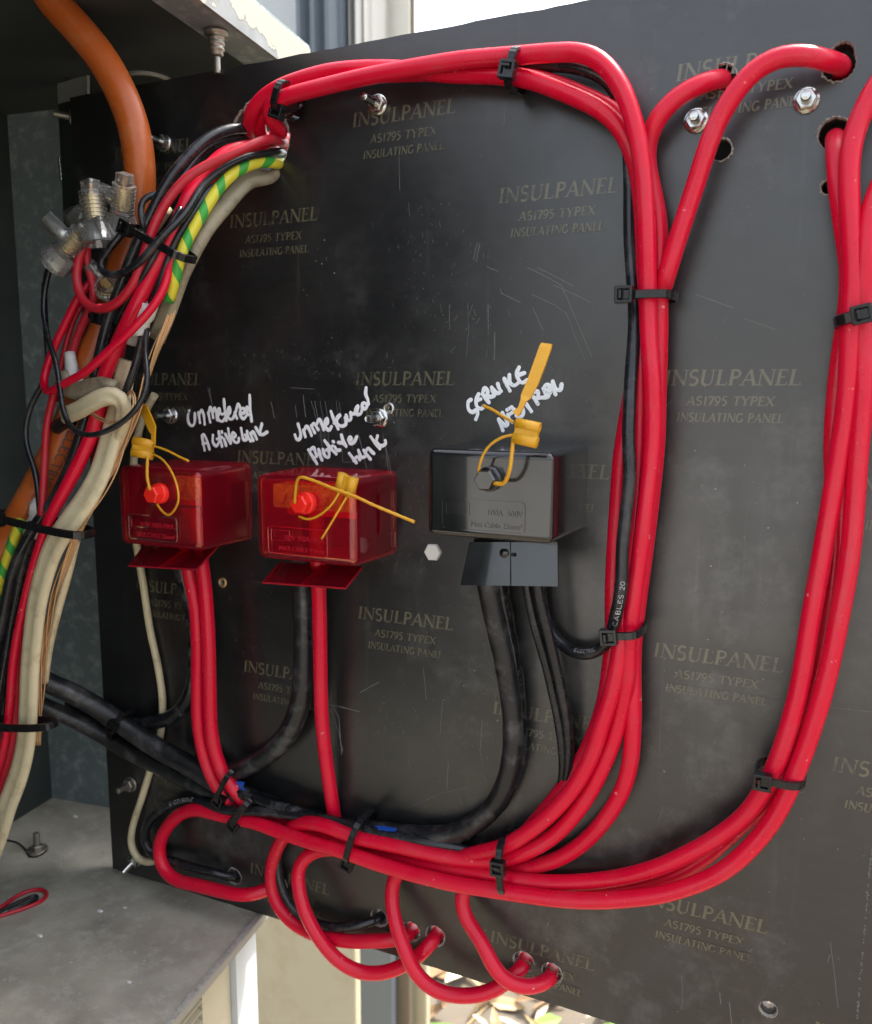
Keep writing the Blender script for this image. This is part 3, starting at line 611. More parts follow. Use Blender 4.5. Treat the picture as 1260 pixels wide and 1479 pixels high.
# ---- handwriting in white marker
def bp(px, py): q = P(px, py); return (q.x, q.z)
def scribble(name, ox, oy, sc, strokes, hw, label):
    mb = MB(); lift = .00014
    for st in strokes:
        lift += .00001
        pts3 = smooth_path([Vector((*bp(ox + x / sc, oy + y / sc), 0)) for x, y in st], .0005, 1)
        ribbon(mb, [(p.x, p.y) for p in pts3], hw, lambda a, b, l: Vector((a, -l, b)), lift, .00012, True)
    return mb.build(name, 'marker', board, label=label)
scribble('handwritten_note', 250, 540, 8.4, [
 [(200, 445), (182, 520), (195, 600), (235, 632), (262, 600), (268, 480)], [(312, 470), (330, 590)], [(318, 500), (350, 440), (375, 500), (388, 612)],
 [(430, 470), (455, 585)], [(435, 490), (455, 405), (480, 470), (490, 530)], [(488, 460), (510, 410), (530, 480), (542, 560)], [(548, 500), (575, 470), (565, 415), (540, 470), (560, 560), (605, 575), (640, 530)],
 [(622, 310), (632, 440), (650, 565)], [(600, 490), (690, 460)], [(668, 500), (700, 460), (690, 400), (668, 440), (680, 540), (725, 545), (750, 500)], [(752, 470), (780, 540)], [(765, 460), (795, 365), (820, 420)],
 [(820, 480), (870, 470), (868, 420), (825, 430), (820, 500), (860, 545), (900, 500)], [(940, 470), (905, 400), (895, 450), (915, 500), (945, 480)], [(935, 260), (940, 400), (958, 575)],
 [(355, 750), (388, 925)], [(358, 770), (375, 735), (410, 790), (448, 915)], [(365, 850), (425, 835)], [(490, 745), (490, 830), (530, 875), (570, 800), (560, 700)], [(570, 740), (600, 880)], [(540, 790), (600, 770)], [(598, 700), (600, 712)],
 [(625, 790), (650, 870)], [(640, 730), (705, 845), (690, 760), (675, 665)], [(725, 780), (770, 750), (735, 710), (722, 760), (760, 830), (800, 825), (805, 780)],
 [(832, 660), (865, 800), (905, 790), (880, 740)], [(905, 695), (915, 760), (948, 815)], [(945, 720), (980, 810)], [(950, 740), (975, 700), (1000, 740), (1022, 790)], [(1010, 650), (1060, 735)], [(1085, 605), (1065, 700), (1080, 740), (1150, 705)]],
 .00092, 'white marker handwriting reading Unmetered Active Link above the left red cover')
scribble('handwritten_note', 410, 540, 7.875, [
 [(165, 570), (195, 690), (180, 745), (150, 745), (130, 695)], [(225, 640), (248, 715)], [(232, 650), (262, 595), (300, 650), (318, 700)], [(315, 590), (355, 670)], [(325, 590), (345, 560), (372, 600), (395, 635)], [(378, 570), (405, 515), (435, 570), (455, 635)],
 [(470, 580), (500, 560), (495, 505), (470, 540), (485, 620), (520, 640), (545, 600)], [(540, 430), (580, 540), (622, 625)], [(575, 560), (648, 465), (610, 500), (610, 560), (660, 595), (710, 570), (700, 500)], [(712, 470), (735, 530), (765, 520), (765, 440)],
 [(790, 455), (830, 440), (850, 360), (820, 410), (840, 465), (880, 450), (895, 400)], [(940, 340), (905, 330), (895, 380), (925, 400), (965, 340)], [(940, 160), (935, 230), (958, 290), (968, 340)],
 [(285, 865), (380, 1020)], [(300, 870), (345, 838), (360, 880), (380, 935)], [(370, 940), (405, 905), (415, 930), (440, 980)], [(400, 860), (420, 920)], [(450, 860), (470, 930), (515, 950), (520, 880)], [(470, 760), (540, 850), (600, 910)], [(490, 870), (560, 820)], [(565, 768), (572, 774)], [(585, 830), (610, 870), (645, 865)],
 [(625, 780), (680, 790), (720, 830), (680, 760), (660, 695)], [(740, 750), (775, 745), (760, 715), (742, 740), (760, 795), (800, 780), (835, 715)],
 [(750, 905), (800, 970), (830, 1010)], [(800, 985), (840, 940), (870, 975)], [(855, 870), (890, 950), (930, 940)], [(915, 870), (960, 930), (990, 970)], [(930, 900), (965, 845), (1000, 880), (1030, 905)], [(995, 715), (1050, 790), (1098, 850)], [(1072, 705), (1060, 770), (1110, 820), (1165, 790), (1160, 760)]],
 .00094, 'white marker handwriting reading Unmetered Active Link above the middle red cover')
scribble('handwritten_note', 660, 480, 7.41, [
 [(155, 720), (125, 740), (130, 830), (170, 855), (215, 830), (225, 870), (205, 930)], [(235, 660), (210, 720), (215, 790), (265, 820), (290, 790)], [(215, 735), (255, 715)], [(275, 660), (345, 750)], [(275, 660), (300, 595), (335, 640), (305, 690)], [(320, 680), (370, 690), (410, 670), (385, 640), (375, 590)],
 [(378, 600), (430, 650), (455, 650)], [(440, 550), (455, 600), (475, 630)], [(510, 495), (535, 560), (570, 625)], [(565, 455), (570, 540), (620, 570), (655, 545)], [(668, 375), (645, 430), (655, 490), (700, 540), (760, 510)], [(655, 460), (725, 435)],
 [(450, 930), (495, 1050)], [(455, 935), (530, 1000), (545, 980), (490, 860)], [(540, 830), (590, 800)], [(550, 880), (560, 930), (600, 960)], [(555, 890), (605, 850)], [(610, 820), (640, 860), (650, 900)], [(640, 890), (700, 900), (715, 850), (690, 790)], [(740, 760), (800, 845)], [(690, 770), (720, 740)],
 [(820, 690), (870, 765)], [(830, 640), (870, 630), (870, 690), (850, 700)], [(850, 715), (900, 700), (960, 695), (985, 680)], [(935, 600), (960, 670)], [(930, 600), (965, 560), (1010, 590), (1000, 650)], [(945, 630), (1000, 610)], [(1030, 525), (1030, 590), (1060, 665)], [(1030, 530), (1070, 610), (1110, 620), (1125, 555)]],
 .00098, 'white marker handwriting reading Service Neutral above the black cover')

# ---- scratches scored into the film
SCR = [[(800, 412), (830, 425), (853, 437)], [(762, 386), (790, 400), (811, 412), (830, 455), (855, 515)], [(776, 386), (815, 406), (828, 413)], [(724, 423), (752, 437)], [(768, 425), (800, 440), (818, 452), (845, 520)], [(703, 385), (720, 392)],
 [(690, 350), (684, 375)], [(693, 352), (688, 378)], [(770, 444), (785, 478)], [(649, 440), (650, 476)], [(676, 441), (677, 480), (674, 515)], [(705, 440), (706, 476)], [(715, 480), (714, 520)], [(732, 148), (728, 180)], [(577, 225), (578, 275)], [(590, 292), (592, 312)],
 [(427, 585), (429, 603)], [(438, 570), (442, 602)], [(450, 579), (458, 608)], [(455, 579), (463, 620), (466, 650)], [(463, 579), (468, 612), (470, 640)], [(470, 579), (473, 600), (476, 660)], [(490, 580), (494, 600), (495, 668), (508, 667)], [(486, 578), (488, 603)], [(505, 622), (510, 650)], [(518, 625), (531, 680)], [(553, 627), (568, 690)], [(557, 645), (563, 690)],
 [(392, 580), (397, 604)], [(303, 560), (307, 588)], [(475, 1010), (490, 1035), (494, 1090)], [(474, 1018), (490, 1020), (520, 1028)], [(478, 1022), (490, 1060), (496, 1085)], [(590, 1166), (640, 1145), (675, 1138)], [(648, 1100), (646, 1140)], [(697, 1100), (694, 1085), (697, 1040)], [(700, 1120), (704, 1130)], [(985, 1410), (986, 1440), (985, 1458)], [(1054, 1447), (1057, 1478)], [(1040, 1432), (1041, 1450)], [(1200, 1360), (1211, 1455)], [(1005, 425), (1060, 445)], [(1075, 460), (1120, 476)], [(960, 992), (1260, 1028)],
 [(645, 690), (660, 688)], [(300, 560), (306, 578)], [(420, 560), (455, 562)], [(780, 1160), (820, 1135)], [(952, 1185), (958, 1165)], [(640, 1010), (636, 1060)], [(612, 965), (616, 1010)], [(520, 1000), (548, 985)], [(160, 395), (162, 420)], [(432, 1002), (470, 1018), (480, 1030)]]
mb = MB(); lift = .00006
for s_ in SCR:
    lift += .000003; pp = []
    for a, b in zip(s_, s_[1:]):
        for k in range(5): pp.append((a[0] + (b[0] - a[0]) * k / 5 + random.uniform(-.5, .5), a[1] + (b[1] - a[1]) * k / 5))
    pp.append(s_[-1]); ribbon(mb, [bp(*q) for q in pp], random.uniform(.00009, .00022), lambda a, b, l: Vector((a, -l, b)), lift, .000005)
# dotted score line near the right edge, random nicks
for i in range(130):
    t = random.random(); x, y = 1259 - 21 * t + random.gauss(0, .7), 1225 + 245 * t; lift += .000001
    q = bp(x, y); l = random.uniform(.0002, .0010); ribbon(mb, [q, (q[0] + random.uniform(-.0001, .0001), q[1] - l)], random.uniform(.0001, .0003), lambda a, b, l_: Vector((a, -l_, b)), lift, .000003)
for i in range(900):
    cx_, cy_, sx_, sy_ = random.choice([(450, 530, 60, 15), (640, 380, 40, 60), (680, 470, 60, 40), (610, 700, 25, 40), (560, 800, 25, 20), (780, 560, 40, 30), (340, 930, 40, 50), (700, 1110, 60, 60), (560, 1050, 70, 80), (1100, 1300, 100, 90), (850, 330, 200, 130), (1100, 700, 120, 250)])
    q = bp(random.gauss(cx_, sx_), random.gauss(cy_, sy_)); lift += .0000008; a_ = random.gauss(1.5, .5); l = random.expovariate(1 / .0009) + .0002
    if BX0 + .01 < q[0] < BX1 and (Vector((q[0], 0, q[1])) - BIG).length > .024: ribbon(mb, [q, (q[0] + math.cos(a_) * l, q[1] + math.sin(a_) * l)], random.uniform(.00005, .00014), lambda a, b, l_: Vector((a, -l_, b)), lift, .000003)
mb.build('scratch', 'scratch', board, kind='stuff')

# ------------------------------------------------------------------ BOLTS, EYELETS on the board
NV = Vector((0, -1, 0))
def stud(px, py, L, label, r=2.0, nut=4.3, tilt=(0, 0), mat='steel', washer=True):
    c = P(px, py); c.y = 0; t = thing('stud_bolt', c, label, 'bolt', 'zinc stud bolts through the black board')
    d = (NV + Vector((tilt[0], 0, tilt[1]))).normalized()
    if washer: MB().lathe(c, NV, [(0.0002, r / 1000), (.0002, nut * 1.18 / 1000), (.0011, nut * 1.18 / 1000), (.0012, r / 1000)], 22).build('washer', mat, t)
    hexprism(MB(), c + NV * .0012, d, nut / 1000, .0032).build('nut', mat, t)
    threaded(MB(), c, d, r / 1000, (L) / 1000, .0008).build('shank', mat, t)
stud(547, 152, 15, 'zinc bolt with split flange just under the top red cables')
stud(1006, 175, 8.5, 'short zinc bolt beside the top hole where a red cable enters')
stud(1165, 146, 8.5, 'short zinc bolt below the double hole at top right')
stud(549, 604, 13, 'long zinc bolt pointing left, right of the middle handwritten note')
stud(248, 600, 13, 'long zinc bolt left of the leftmost handwritten note')
stud(190, 1132, 12, 'grey bolt on the board edge below the heavy black cables', mat='dull_steel')
stud(197, 1240, 12, 'tilted bolt at the bend of the thin cream cable', tilt=(-.2, -.5))
stud(238, 207, 12, 'bolt half hidden behind the orange conduit')
t = thing('nylon_bolt', P(626, 797), 'white nylon hex bolt head left of the black cover flap', 'bolt')
hexprism(MB(), P(627, 797), NV, .0047, .0026).build('head', 'white_nylon', t)
def ringo(px, py, r0, r1, mat, label):
    c = P(px, py); c.y = 0
    MB().lathe(c, NV, [(-.004, r0), (.0008, r0), (.0011, (r0 + r1) / 2), (.0005, r1), (.0001, r1)], 22).build('eyelet', mat, label=label, cat='eyelet')
ringo(322, 841, .0018, .0031, 'copper', 'small copper coloured eyelet in the board below the left red cover')
ringo(562, 590, .0021, .0033, 'steel', 'small steel eyelet above the middle zinc bolt')

# ------------------------------------------------------------------ COVERS
def rounded_shell(x0, x1, z0, z1, d, rad=.004, th=.0013):
    bm = bmesh.new(); bmesh.ops.create_cube(bm, size=1)
    for v in bm.verts:
        v.co = Vector(((x0 + x1) / 2 + v.co.x * (x1 - x0), -d / 2 - .0003 + v.co.y * d, (z0 + z1) / 2 + v.co.z * (z1 - z0)))
        if v.co.y < -d / 2: # slight draft towards the front
            v.co.x += .001 * (1 if v.co.x < (x0 + x1) / 2 else -1); v.co.z += .0008 * (1 if v.co.z < (z0 + z1) / 2 else -1)
    back = [f for f in bm.faces if f.calc_center_median().y > -.002]
    be = [e for e in bm.edges if not any(f in back for f in e.link_faces)]
    be += [e for e in bm.edges if abs(e.verts[0].co.y - e.verts[1].co.y) > d / 2 and e not in be]
    bmesh.ops.delete(bm, geom=back, context='FACES_ONLY')
    bmesh.ops.bevel(bm, geom=be, offset=rad, segments=4, affect='EDGES', profile=.5)
    bmesh.ops.recalc_face_normals(bm, faces=bm.faces[:])
    if bm.faces and sum((f.normal.dot(f.calc_center_median() - Vector(((x0 + x1) / 2, -d / 2, (z0 + z1) / 2))) for f in bm.faces)) < 0: bmesh.ops.reverse_faces(bm, faces=bm.faces[:])
    bmesh.ops.solidify(bm, geom=bm.faces[:], thickness=th)
    bm.verts.index_update()
    mb = MB(); mb.add([v.co.copy() for v in bm.verts], [[v.index for v in f.verts] for f in bm.faces], False); bm.free()
    return mb
def font_text(txt, size, xc, y, zb, ext, name, mat, parent, slant=0.0, align='LEFT', sx=1.0):
    c = bpy.data.curves.new('t', 'FONT'); c.body = txt; c.size = size; c.extrude = ext; c.align_x = align; c.shear = slant
    o = bpy.data.objects.new('t', c); COL.objects.link(o); bpy.context.view_layer.update()
    me = bpy.data.meshes.new_from_object(o.evaluated_get(bpy.context.evaluated_depsgraph_get())); bpy.data.objects.remove(o)
    mb = MB(); mb.add([Vector((xc + v.co.x * sx, y - v.co.z, zb + v.co.y)) for v in me.vertices], [list(p.vertices) for p in me.polygons], False)
    return mb.build(name, mat, parent)
def frame_rect(x0, x1, z0, z1, y, w_, ext, name, mat, parent, r=.002):
    pts = []
    for (cx_, cz_, a0) in ((x1 - r, z1 - r, 0), (x0 + r, z1 - r, 90), (x0 + r, z0 + r, 180), (x1 - r, z0 + r, 270)):
        for k in range(5): a = R(a0 + 90 * k / 4); pts.append((cx_ + r * math.cos(a), cz_ + r * math.sin(a), math.cos(a), math.sin(a)))
    n = len(pts); vs = []
    for (x, z_, nx, nz) in pts: vs += [Vector((x, y, z_)), Vector((x, y - ext, z_)), Vector((x - nx * w_, y - ext, z_ - nz * w_)), Vector((x - nx * w_, y, z_ - nz * w_))]
    fs = [[4 * i + k, 4 * i + (k + 1) % 4, 4 * ((i + 1) % n) + (k + 1) % 4, 4 * ((i + 1) % n) + k] for i in range(n) for k in range(4)]
    return MB().add(vs, fs, False).build(name, mat, parent)
def cover(x0, x1, z0, z1, d, mat, edge, txt, label, flap, slit, screw, red=True):
    t = thing('link_cover', ((x0 + x1) / 2, 0, z0), label, 'cover')
    hs_ = rounded_shell(x0, x1, z0, z1, d, .0042 if red else .0034).build('housing', mat, t)
    for p_ in hs_.data.polygons: p_.use_smooth = True
    wn = hs_.modifiers.new('wn', 'WEIGHTED_NORMAL'); wn.keep_sharp = True; wn.weight = 100
    y = -d - .0003; W_ = x1 - x0
    # rating plate on the front
    fx0, fx1, fz0, fz1 = x0 + W_ * .14, x0 + W_ * .72 + (.004 if not red else 0), z0 + .0045, z0 + .0185
    frame_rect(fx0, fx1, fz0, fz1, y, .0004, .0004, 'plate_frame', edge, t)
    frame_rect(fx0 + .002, fx0 + .0135, fz1 - .0072, fz1 - .0018, y, .0003, .0003, 'blank_window', edge, t, .0003)
    font_text(txt[0], .0036, fx1 - .0012, y - .0002, fz1 - .0066, .0002, 'rating_text', edge, t, align='RIGHT', sx=.95)
    font_text(txt[1], .0034, fx1 - .0012, y - .0002, fz1 - .0122, .0002, 'rating_text', edge, t, align='RIGHT', sx=.95)
    # flap under the cover, split in the middle
    q = [P(*a) for a in flap]   # TL, TR, BR, BL
    n_ = (q[1] - q[0]).cross(q[3] - q[0]).normalized(); q[2] = q[2] - n_ * (q[2] - q[0]).dot(n_)
    nrm = (q[1] - q[0]).cross(q[3] - q[0]).normalized(); th = nrm * .0013
    a, b = slit
    st, sb = q[0].lerp(q[1], a), q[3].lerp(q[2], b); gx = (q[1] - q[0]).normalized() * .0003
    fmat = 'redflap' if red else mat
    MB().prism([q[0], st - gx, sb - gx, q[3]], th).build('flap', fmat, t)
    MB().prism([st + gx, q[1], q[2], sb + gx], th).build('flap', fmat, t)
    if red:
        em = MB()
        for (u_, v_) in ((q[3], sb), (sb, q[2]), (q[2], q[1]), (q[3], q[0]), (st, sb)): em.cyl(u_ + th * .5, v_ + th * .5, .00055, 6)
        em.build('flap_edge', edge, t)
        # side window and inner clip
        sw = MB().prism([Vector((x1 + .0002, -.004, z1 - .010)), Vector((x1 + .0002, -.020, z1 - .010)), Vector((x1 + .0002, -.020, z1 - .031)), Vector((x1 + .0002, -.004, z1 - .031))], (.0006, 0, 0)); sw.build('side_window', 'redclear', t)
        # link bar, terminal towers
        bar = MB().box(((x0 + x1) / 2 - .001, -.027, z1 - .0125), W_ * .78, .012, .0125, bev=.001)
        for k in range(22): bar.box((x0 + W_ * (.13 + .034 * k), -.0335, z1 - .0125 + random.uniform(-.003, .003)), .0012, .0016, random.uniform(.003, .008), bev=.0003)
        bar.build('link_bar', 'lit_brass', t)
        for k in range(4): 
            xx = x0 + W_ * (.2 + .2 * k); MB().cyl((xx, -.033, z1 - .0125), (xx, -.0362, z1 - .0125), .0030, 14).build('terminal_screw', 'lit_brass', t)
        MB().box(((x0 + x1) / 2 + W_ * .04, -.012, z1 - .0135), W_ * .84, .022, .020, bev=.001).build('glow_backing', 'redplug', t)  # red block shaped to give the cover interior a glowing red backing
    if not red: MB().box(((x0 + x1) / 2, -.012, (z0 + z1) / 2 + .004), W_ * .8, .018, .02, bev=.001).build('link_bar', 'brass', t)
    # sealing screw
    sm = 'redplug' if red else 'blackbox'; c = P(*screw); c.y = 0
    sc = MB(); sc.lathe(c + NV * (d + .0003), NV, [(0, .0055), (.003, .0055), (.0034, .005), (.0034, 0)], 22)
    if red: sc.cyl(c + NV * .012, c + NV * (d - .0015), .0042, 16)
    s_ = sc.build('screw', sm, t)
    hexprism(MB(), c + NV * (d + .0037), NV, .0049, .0052).build('screw_head', sm, s_)
    return t, c
L1, c_1 = cover(-.3592, -.3001, -.0875, -.0425, .0440, 'redclear', 'redclear_edge', ('500V 100A MAX.', 'MAX CABLE 25mm\u00b2'), 'clear red terminal cover on the left, two red cables leaving below', [(207, 788, 22), (313, 790, 22), (287, 829, 40), (186, 816, 40)], (.60, .46), (222, 714, 50))
L2, c_2 = cover(-.2683, -.2070, -.0883, -.0432, .0415, 'redclear', 'redclear_edge', ('500V 100A MAX.', 'MAX CABLE 25mm\u00b2'), 'clear red terminal cover in the middle, one red cable leaving below', [(403, 812, 20), (523, 818, 20), (500, 852, 38), (379, 840, 38)], (.55, .47), (434, 728, 48))
L3, c_3 = cover(-.1662, -.1053, -.0672, -.0262, .0518, 'blackbox', 'blackbox', ('100A  500V', 'Max Cable 25mm\u00b2'), 'glossy black neutral link cover on the board', [(678, 783, 36), (805, 783, 36), (808, 847, 38), (665, 845, 40)], (.48, .53), (706, 692, 55), red=False)

MB().cyl(P(741, 801, 37.2), P(741, 801, 38.6), .0009, 12).build('flap_hole', 'seam', L3)
MB().lathe(P(728, 799, 37.5), NV, [(0, .0022), (.0008, .0016), (.0011, 0)], 14).build('flap_dimple', 'blackbox', L3)
# ------------------------------------------------------------------ RED MAIN CABLES
g1 = 'thick red cables looping round the board'
RR = 4.0
hs_ = None
cable('red_cable', [(413, 203, -12), (409, 195, 2), (398, 181, 11), (389, 168, 16), (391, 153, 18), (405, 143, 19), (425, 136, 19), (456, 128, 19), (532, 110, 19), (609, 96, 19), (666, 87, 18), (723, 82, 17), (761, 79, 17), (800, 76, 18), (833, 75, 19), (856, 80, 20), (876, 95, 20), (893, 118, 20), (908, 150, 20), (919, 189, 20), (928, 237, 20), (933, 304, 20), (935, 372, 20), (936, 425, 19), (938, 491, 20), (942, 539, 21), (944, 590, 21), (943, 643, 21), (937, 700, 21), (930, 761, 21), (925, 799, 20), (919, 840, 20), (912, 890, 20), (908, 930, 19), (908, 969, 18), (900, 1012, 16), (886, 1069, 14), (867, 1115, 13), (842, 1160, 12), (802, 1206, 12), (764, 1229, 13), (724, 1241, 13), (680, 1243, 13), (640, 1237, 14), (600, 1228, 15), (570, 1221, 16), (511, 1208, 17), (480, 1196, 18), (456, 1189, 18), (436, 1188, 16), (420, 1195, 12), (406, 1215, 7), (395, 1240, 6), (392, 1275, 7), (400, 1304, 8), (420, 1330, 9), (451, 1348, 9), (500, 1359, 9), (545, 1359, 8), (573, 1357, 5), (586, 1352, 1.5), (594, 1346, -4)], None, RR, 'red', 'longest red cable, arching along the top edge, ending in the second lower left hole', group=g1, start_in=True, end_in=True)
cable('red_cable', [(374, 206, -14), (363, 196, 0), (359, 180, 9), (365, 160, 13), (379, 143, 14), (402, 127, 14), (440, 113, 14), (475, 104, 13), (532, 99, 13), (593, 101, 12), (647, 107, 11), (685, 108, 11), (720, 109, 12), (761, 114, 13), (799, 127, 14), (837, 143, 15), (862, 154, 15), (884, 170, 14), (902, 192, 12), (914, 220, 10), (924, 260, 9), (930, 340, 9), (930, 420, 11), (928, 485, 14), (925, 570, 16), (923, 640, 16), (920, 729, 17), (913, 799, 18), (907, 840, 18), (900, 900, 19), (894, 950, 20), (884, 1000, 20), (870, 1043, 20), (856, 1087, 19), (833, 1131, 18), (799, 1172, 17), (764, 1201, 17), (729, 1222, 16), (695, 1231, 14), (655, 1240, 8), (610, 1246, 6), (580, 1254, 6), (567, 1275, 7), (566, 1300, 10), (572, 1335, 14), (588, 1380, 18), (600, 1405, 18), (624, 1428, 17), (658, 1438, 15), (697, 1436, 12), (727, 1422, 8), (744, 1408, 5), (752, 1399, 1.5), (757, 1391, -3)], None, RR, 'red', 'second red cable along the top edge, ending in the loop in front at bottom centre', group=g1, start_in=True, end_in=True)
cable('red_cable', [(1044, 113, 0), (1034, 115, 5), (1019, 119, 9), (989, 133, 12), (962, 155, 13), (943, 181, 12), (934, 212, 9), (936, 245, 8), (944, 280, 9), (951, 320, 11), (953, 370, 12), (952, 425, 13), (952, 491, 12), (950, 560, 11), (948, 640, 11), (938, 740, 11), (928, 820, 11), (920, 880, 12), (915, 930, 12), (914, 975, 13), (915, 1022, 13), (914, 1060, 13), (911, 1100, 12), (900, 1140, 11), (883, 1171, 10), (852, 1209, 9), (814, 1237, 8), (777, 1250, 7), (737, 1257, 6), (700, 1262, 5), (675, 1275, 6), (665, 1295, 9), (670, 1320, 11), (682, 1340, 12), (695, 1358, 14), (705, 1380, 16), (717, 1403, 17), (738, 1420, 16), (765, 1426, 12), (783, 1421, 6), (793, 1414, 1.5), (797, 1407, -3)], None, RR, 'red', 'red cable from the upper hole, running down the bundle to the rightmost bottom hole', group=g1, start_in=True, end_in=True)
cable('red_cable', [(1216, 94, 0), (1206, 91, 7), (1190, 86, 13), (1170, 81, 16), (1144, 79, 18), (1117, 85, 19), (1090, 101, 19), (1063, 132, 19), (1043, 163, 18), (1023, 210, 18), (1006, 264, 17), (989, 315, 17), (973, 365, 17), (961, 405, 16), (950, 440, 9), (932, 500, 5), (915, 560, 5), (904, 620, 5.5), (898, 660, 6), (893, 729, 7), (889, 790, 8), (886, 857, 9), (886, 910, 8), (882, 960, 8), (872, 1020, 7), (850, 1080, 6), (820, 1130, 6), (780, 1180, 6), (730, 1232, 5), (690, 1252, 5), (640, 1252, 4.6)], None, RR, 'red', 'red cable curving from the double hole at top right into the central bundle', group=g1, start_in=True)
cable('red_cable', [(384, 200, -12), (376, 192, 2), (373, 177, 6), (380, 160, 9), (395, 145, 9), (420, 130, 8), (470, 116, 8), (560, 108, 7), (650, 106, 6), (700, 108, 6), (760, 110, 8), (799, 119, 9), (837, 134, 10), (862, 145, 10), (886, 158, 8), (908, 183, 6), (922, 230, 4.6), (930, 300, 4.5), (936, 420, 4.5), (938, 520, 4.5), (935, 640, 4.5)], None, RR - .4, 'red', 'red cable tucked behind the upper pair, only its top edge showing', group=g1)
# right bundle
cable('red_cable', [(1207, 197, 0), (1207, 207, 7), (1208, 225, 11), (1211, 265, 14), (1219, 325, 15), (1228, 390, 14), (1224, 455, 11), (1214, 520, 9), (1208, 575, 8), (1204, 650, 8), (1206, 720, 8), (1207, 793, 8), (1199, 870, 8), (1188, 940, 8), (1172, 1005, 8), (1143, 1095, 9), (1116, 1145, 10), (1098, 1166, 11), (1067, 1194, 11), (1020, 1236, 9), (975, 1264, 8), (930, 1279, 7), (880, 1286, 7), (800, 1286, 7), (761, 1282, 7), (700, 1272, 6), (640, 1262, 5), (570, 1240, 5), (500, 1215, 6), (450, 1203, 7), (410, 1192, 8), (380, 1182, 9), (360, 1168, 11), (345, 1148, 14), (325, 1122, 16), (313, 1093, 17), (306, 1060, 18), (304, 1030, 18), (303, 977, 18), (301, 910, 18), (296, 843, 18), (290, 800, 19), (284, 760, 20), (278, 735, 20)], None, RR, 'red', 'red cable from the right-hand hole, running round the bottom to the left red cover', group=g1, start_in=True)
cable('red_cable', [(1378, 84, 0), (1350, 66, 6), (1315, 72, 12), (1282, 103, 15), (1258, 138, 17), (1239, 178, 18), (1229, 215, 19), (1226, 260, 20), (1229, 330, 20), (1232, 400, 20), (1229, 460, 20), (1224, 570, 20), (1208, 680, 20), (1189, 793, 20), (1170, 900, 20), (1153, 1000, 20), (1124, 1097, 20), (1102, 1142, 19), (1076, 1178, 17), (1030, 1213, 16), (960, 1249, 15), (915, 1263, 14), (880, 1270, 13), (820, 1275, 13), (761, 1273, 13), (697, 1261, 13), (650, 1254, 12), (602, 1246, 11), (555, 1237, 9), (515, 1229, 7), (480, 1226, 6), (455, 1229, 7), (438, 1240, 10), (430, 1262, 13), (433, 1290, 16), (441, 1318, 18), (459, 1352, 18), (487, 1386, 16), (523, 1405, 13), (559, 1404, 10), (590, 1391, 7), (612, 1375, 5), (623, 1361, 1.5), (629, 1353, -3)], None, RR, 'red', 'red cable from beyond the right edge, ending in the third lower left hole', group=g1, start_in=True, end_in=True)
cable('red_cable', [(1392, 215, 0), (1365, 192, 8), (1325, 202, 14), (1280, 252, 17), (1257, 310, 19), (1250, 370, 20), (1246, 430, 19), (1247, 500, 19), (1246, 570, 20), (1238, 680, 20), (1229, 793, 20), (1211, 900, 20), (1189, 1000, 20), (1157, 1098, 20), (1136, 1148, 20), (1118, 1182, 20), (1090, 1218, 20), (1060, 1247, 20), (1025, 1269, 20), (960, 1291, 20), (910, 1298, 20), (860, 1301, 20), (810, 1299, 20), (761, 1293, 20), (709, 1285, 20), (658, 1277, 20), (598, 1263, 20), (539, 1245, 20), (491, 1228, 20), (455, 1218, 20), (412, 1204, 19), (373, 1189, 18), (343, 1182, 17), (310, 1175, 16), (288, 1169, 15), (264, 1174, 14), (242, 1194, 13), (230, 1222, 13), (234, 1250, 14), (252, 1270, 15), (283, 1278, 15), (319, 1287, 14), (349, 1293, 13), (373, 1290, 9), (390, 1283, 4), (404, 1277, 0)], None, RR, 'red', 'outermost red cable of the right bundle, ending in the flattened loop at far lower left', group=g1, start_in=True, end_in=True)
cable('red_cable', [(262, 735, 20), (264, 760, 20), (268, 785, 19), (273, 827, 18), (282, 870, 18), (286, 927, 18), (286, 993, 18), (287, 1043, 18), (295, 1090, 17), (308, 1125, 16), (325, 1152, 14), (342, 1172, 10), (365, 1184, 8), (400, 1196, 7), (440, 1210, 6)], None, RR, 'red', 'left one of the two red cables hanging from the left red cover', group=g1)
cable('red_cable', [(457, 738, 18), (458, 784, 18), (460, 829, 18), (462, 896, 16), (463, 960, 14), (465, 1035, 12), (471, 1096, 10), (479, 1150, 8), (484, 1185, 6), (492, 1215, 5)], None, RR, 'red', 'single red cable hanging from the middle red cover', group=g1)

# ------------------------------------------------------------------ BLACK CABLES ON THE BOARD
g2 = 'black cables on the board'
cable('black_cable', [(690, 103, 4), (740, 97, 6), (799, 94, 9), (837, 98, 10), (860, 105, 10), (880, 118, 9), (898, 150, 5), (907, 200, 4), (910, 260, 7), (910, 338, 9), (913, 389, 11), (916, 430, 13), (917, 470, 16), (911, 555, 22), (908, 634, 25), (910, 685, 26), (904, 745, 27), (899, 793, 28), (899, 829, 28), (896, 862, 28), (889, 892, 27), (880, 923, 18), (864, 940, 12), (842, 946, 9), (824, 941, 7), (805, 926, 5), (788, 896, 5), (780, 850, 8), (778, 820, 12)], None, 2.9, 'black_cable', 'thin black cable strapped to the left side of the central red bundle', group=g2, key='B')
cable('heavy_black_cable', [(700, 780, 25), (701, 820, 24), (707, 855, 23), (716, 900, 20), (727, 945, 17), (735, 991, 14), (741, 1038, 12), (741, 1084, 11), (731, 1131, 10), (709, 1170, 9), (680, 1193, 8), (648, 1205, 8), (600, 1206, 7), (550, 1200, 7), (500, 1194, 6), (440, 1180, 6)], None, 5.2, 'heavy_cable', 'thick taped black cable dropping from the black cover and bending left', group=g2, wob=.05)
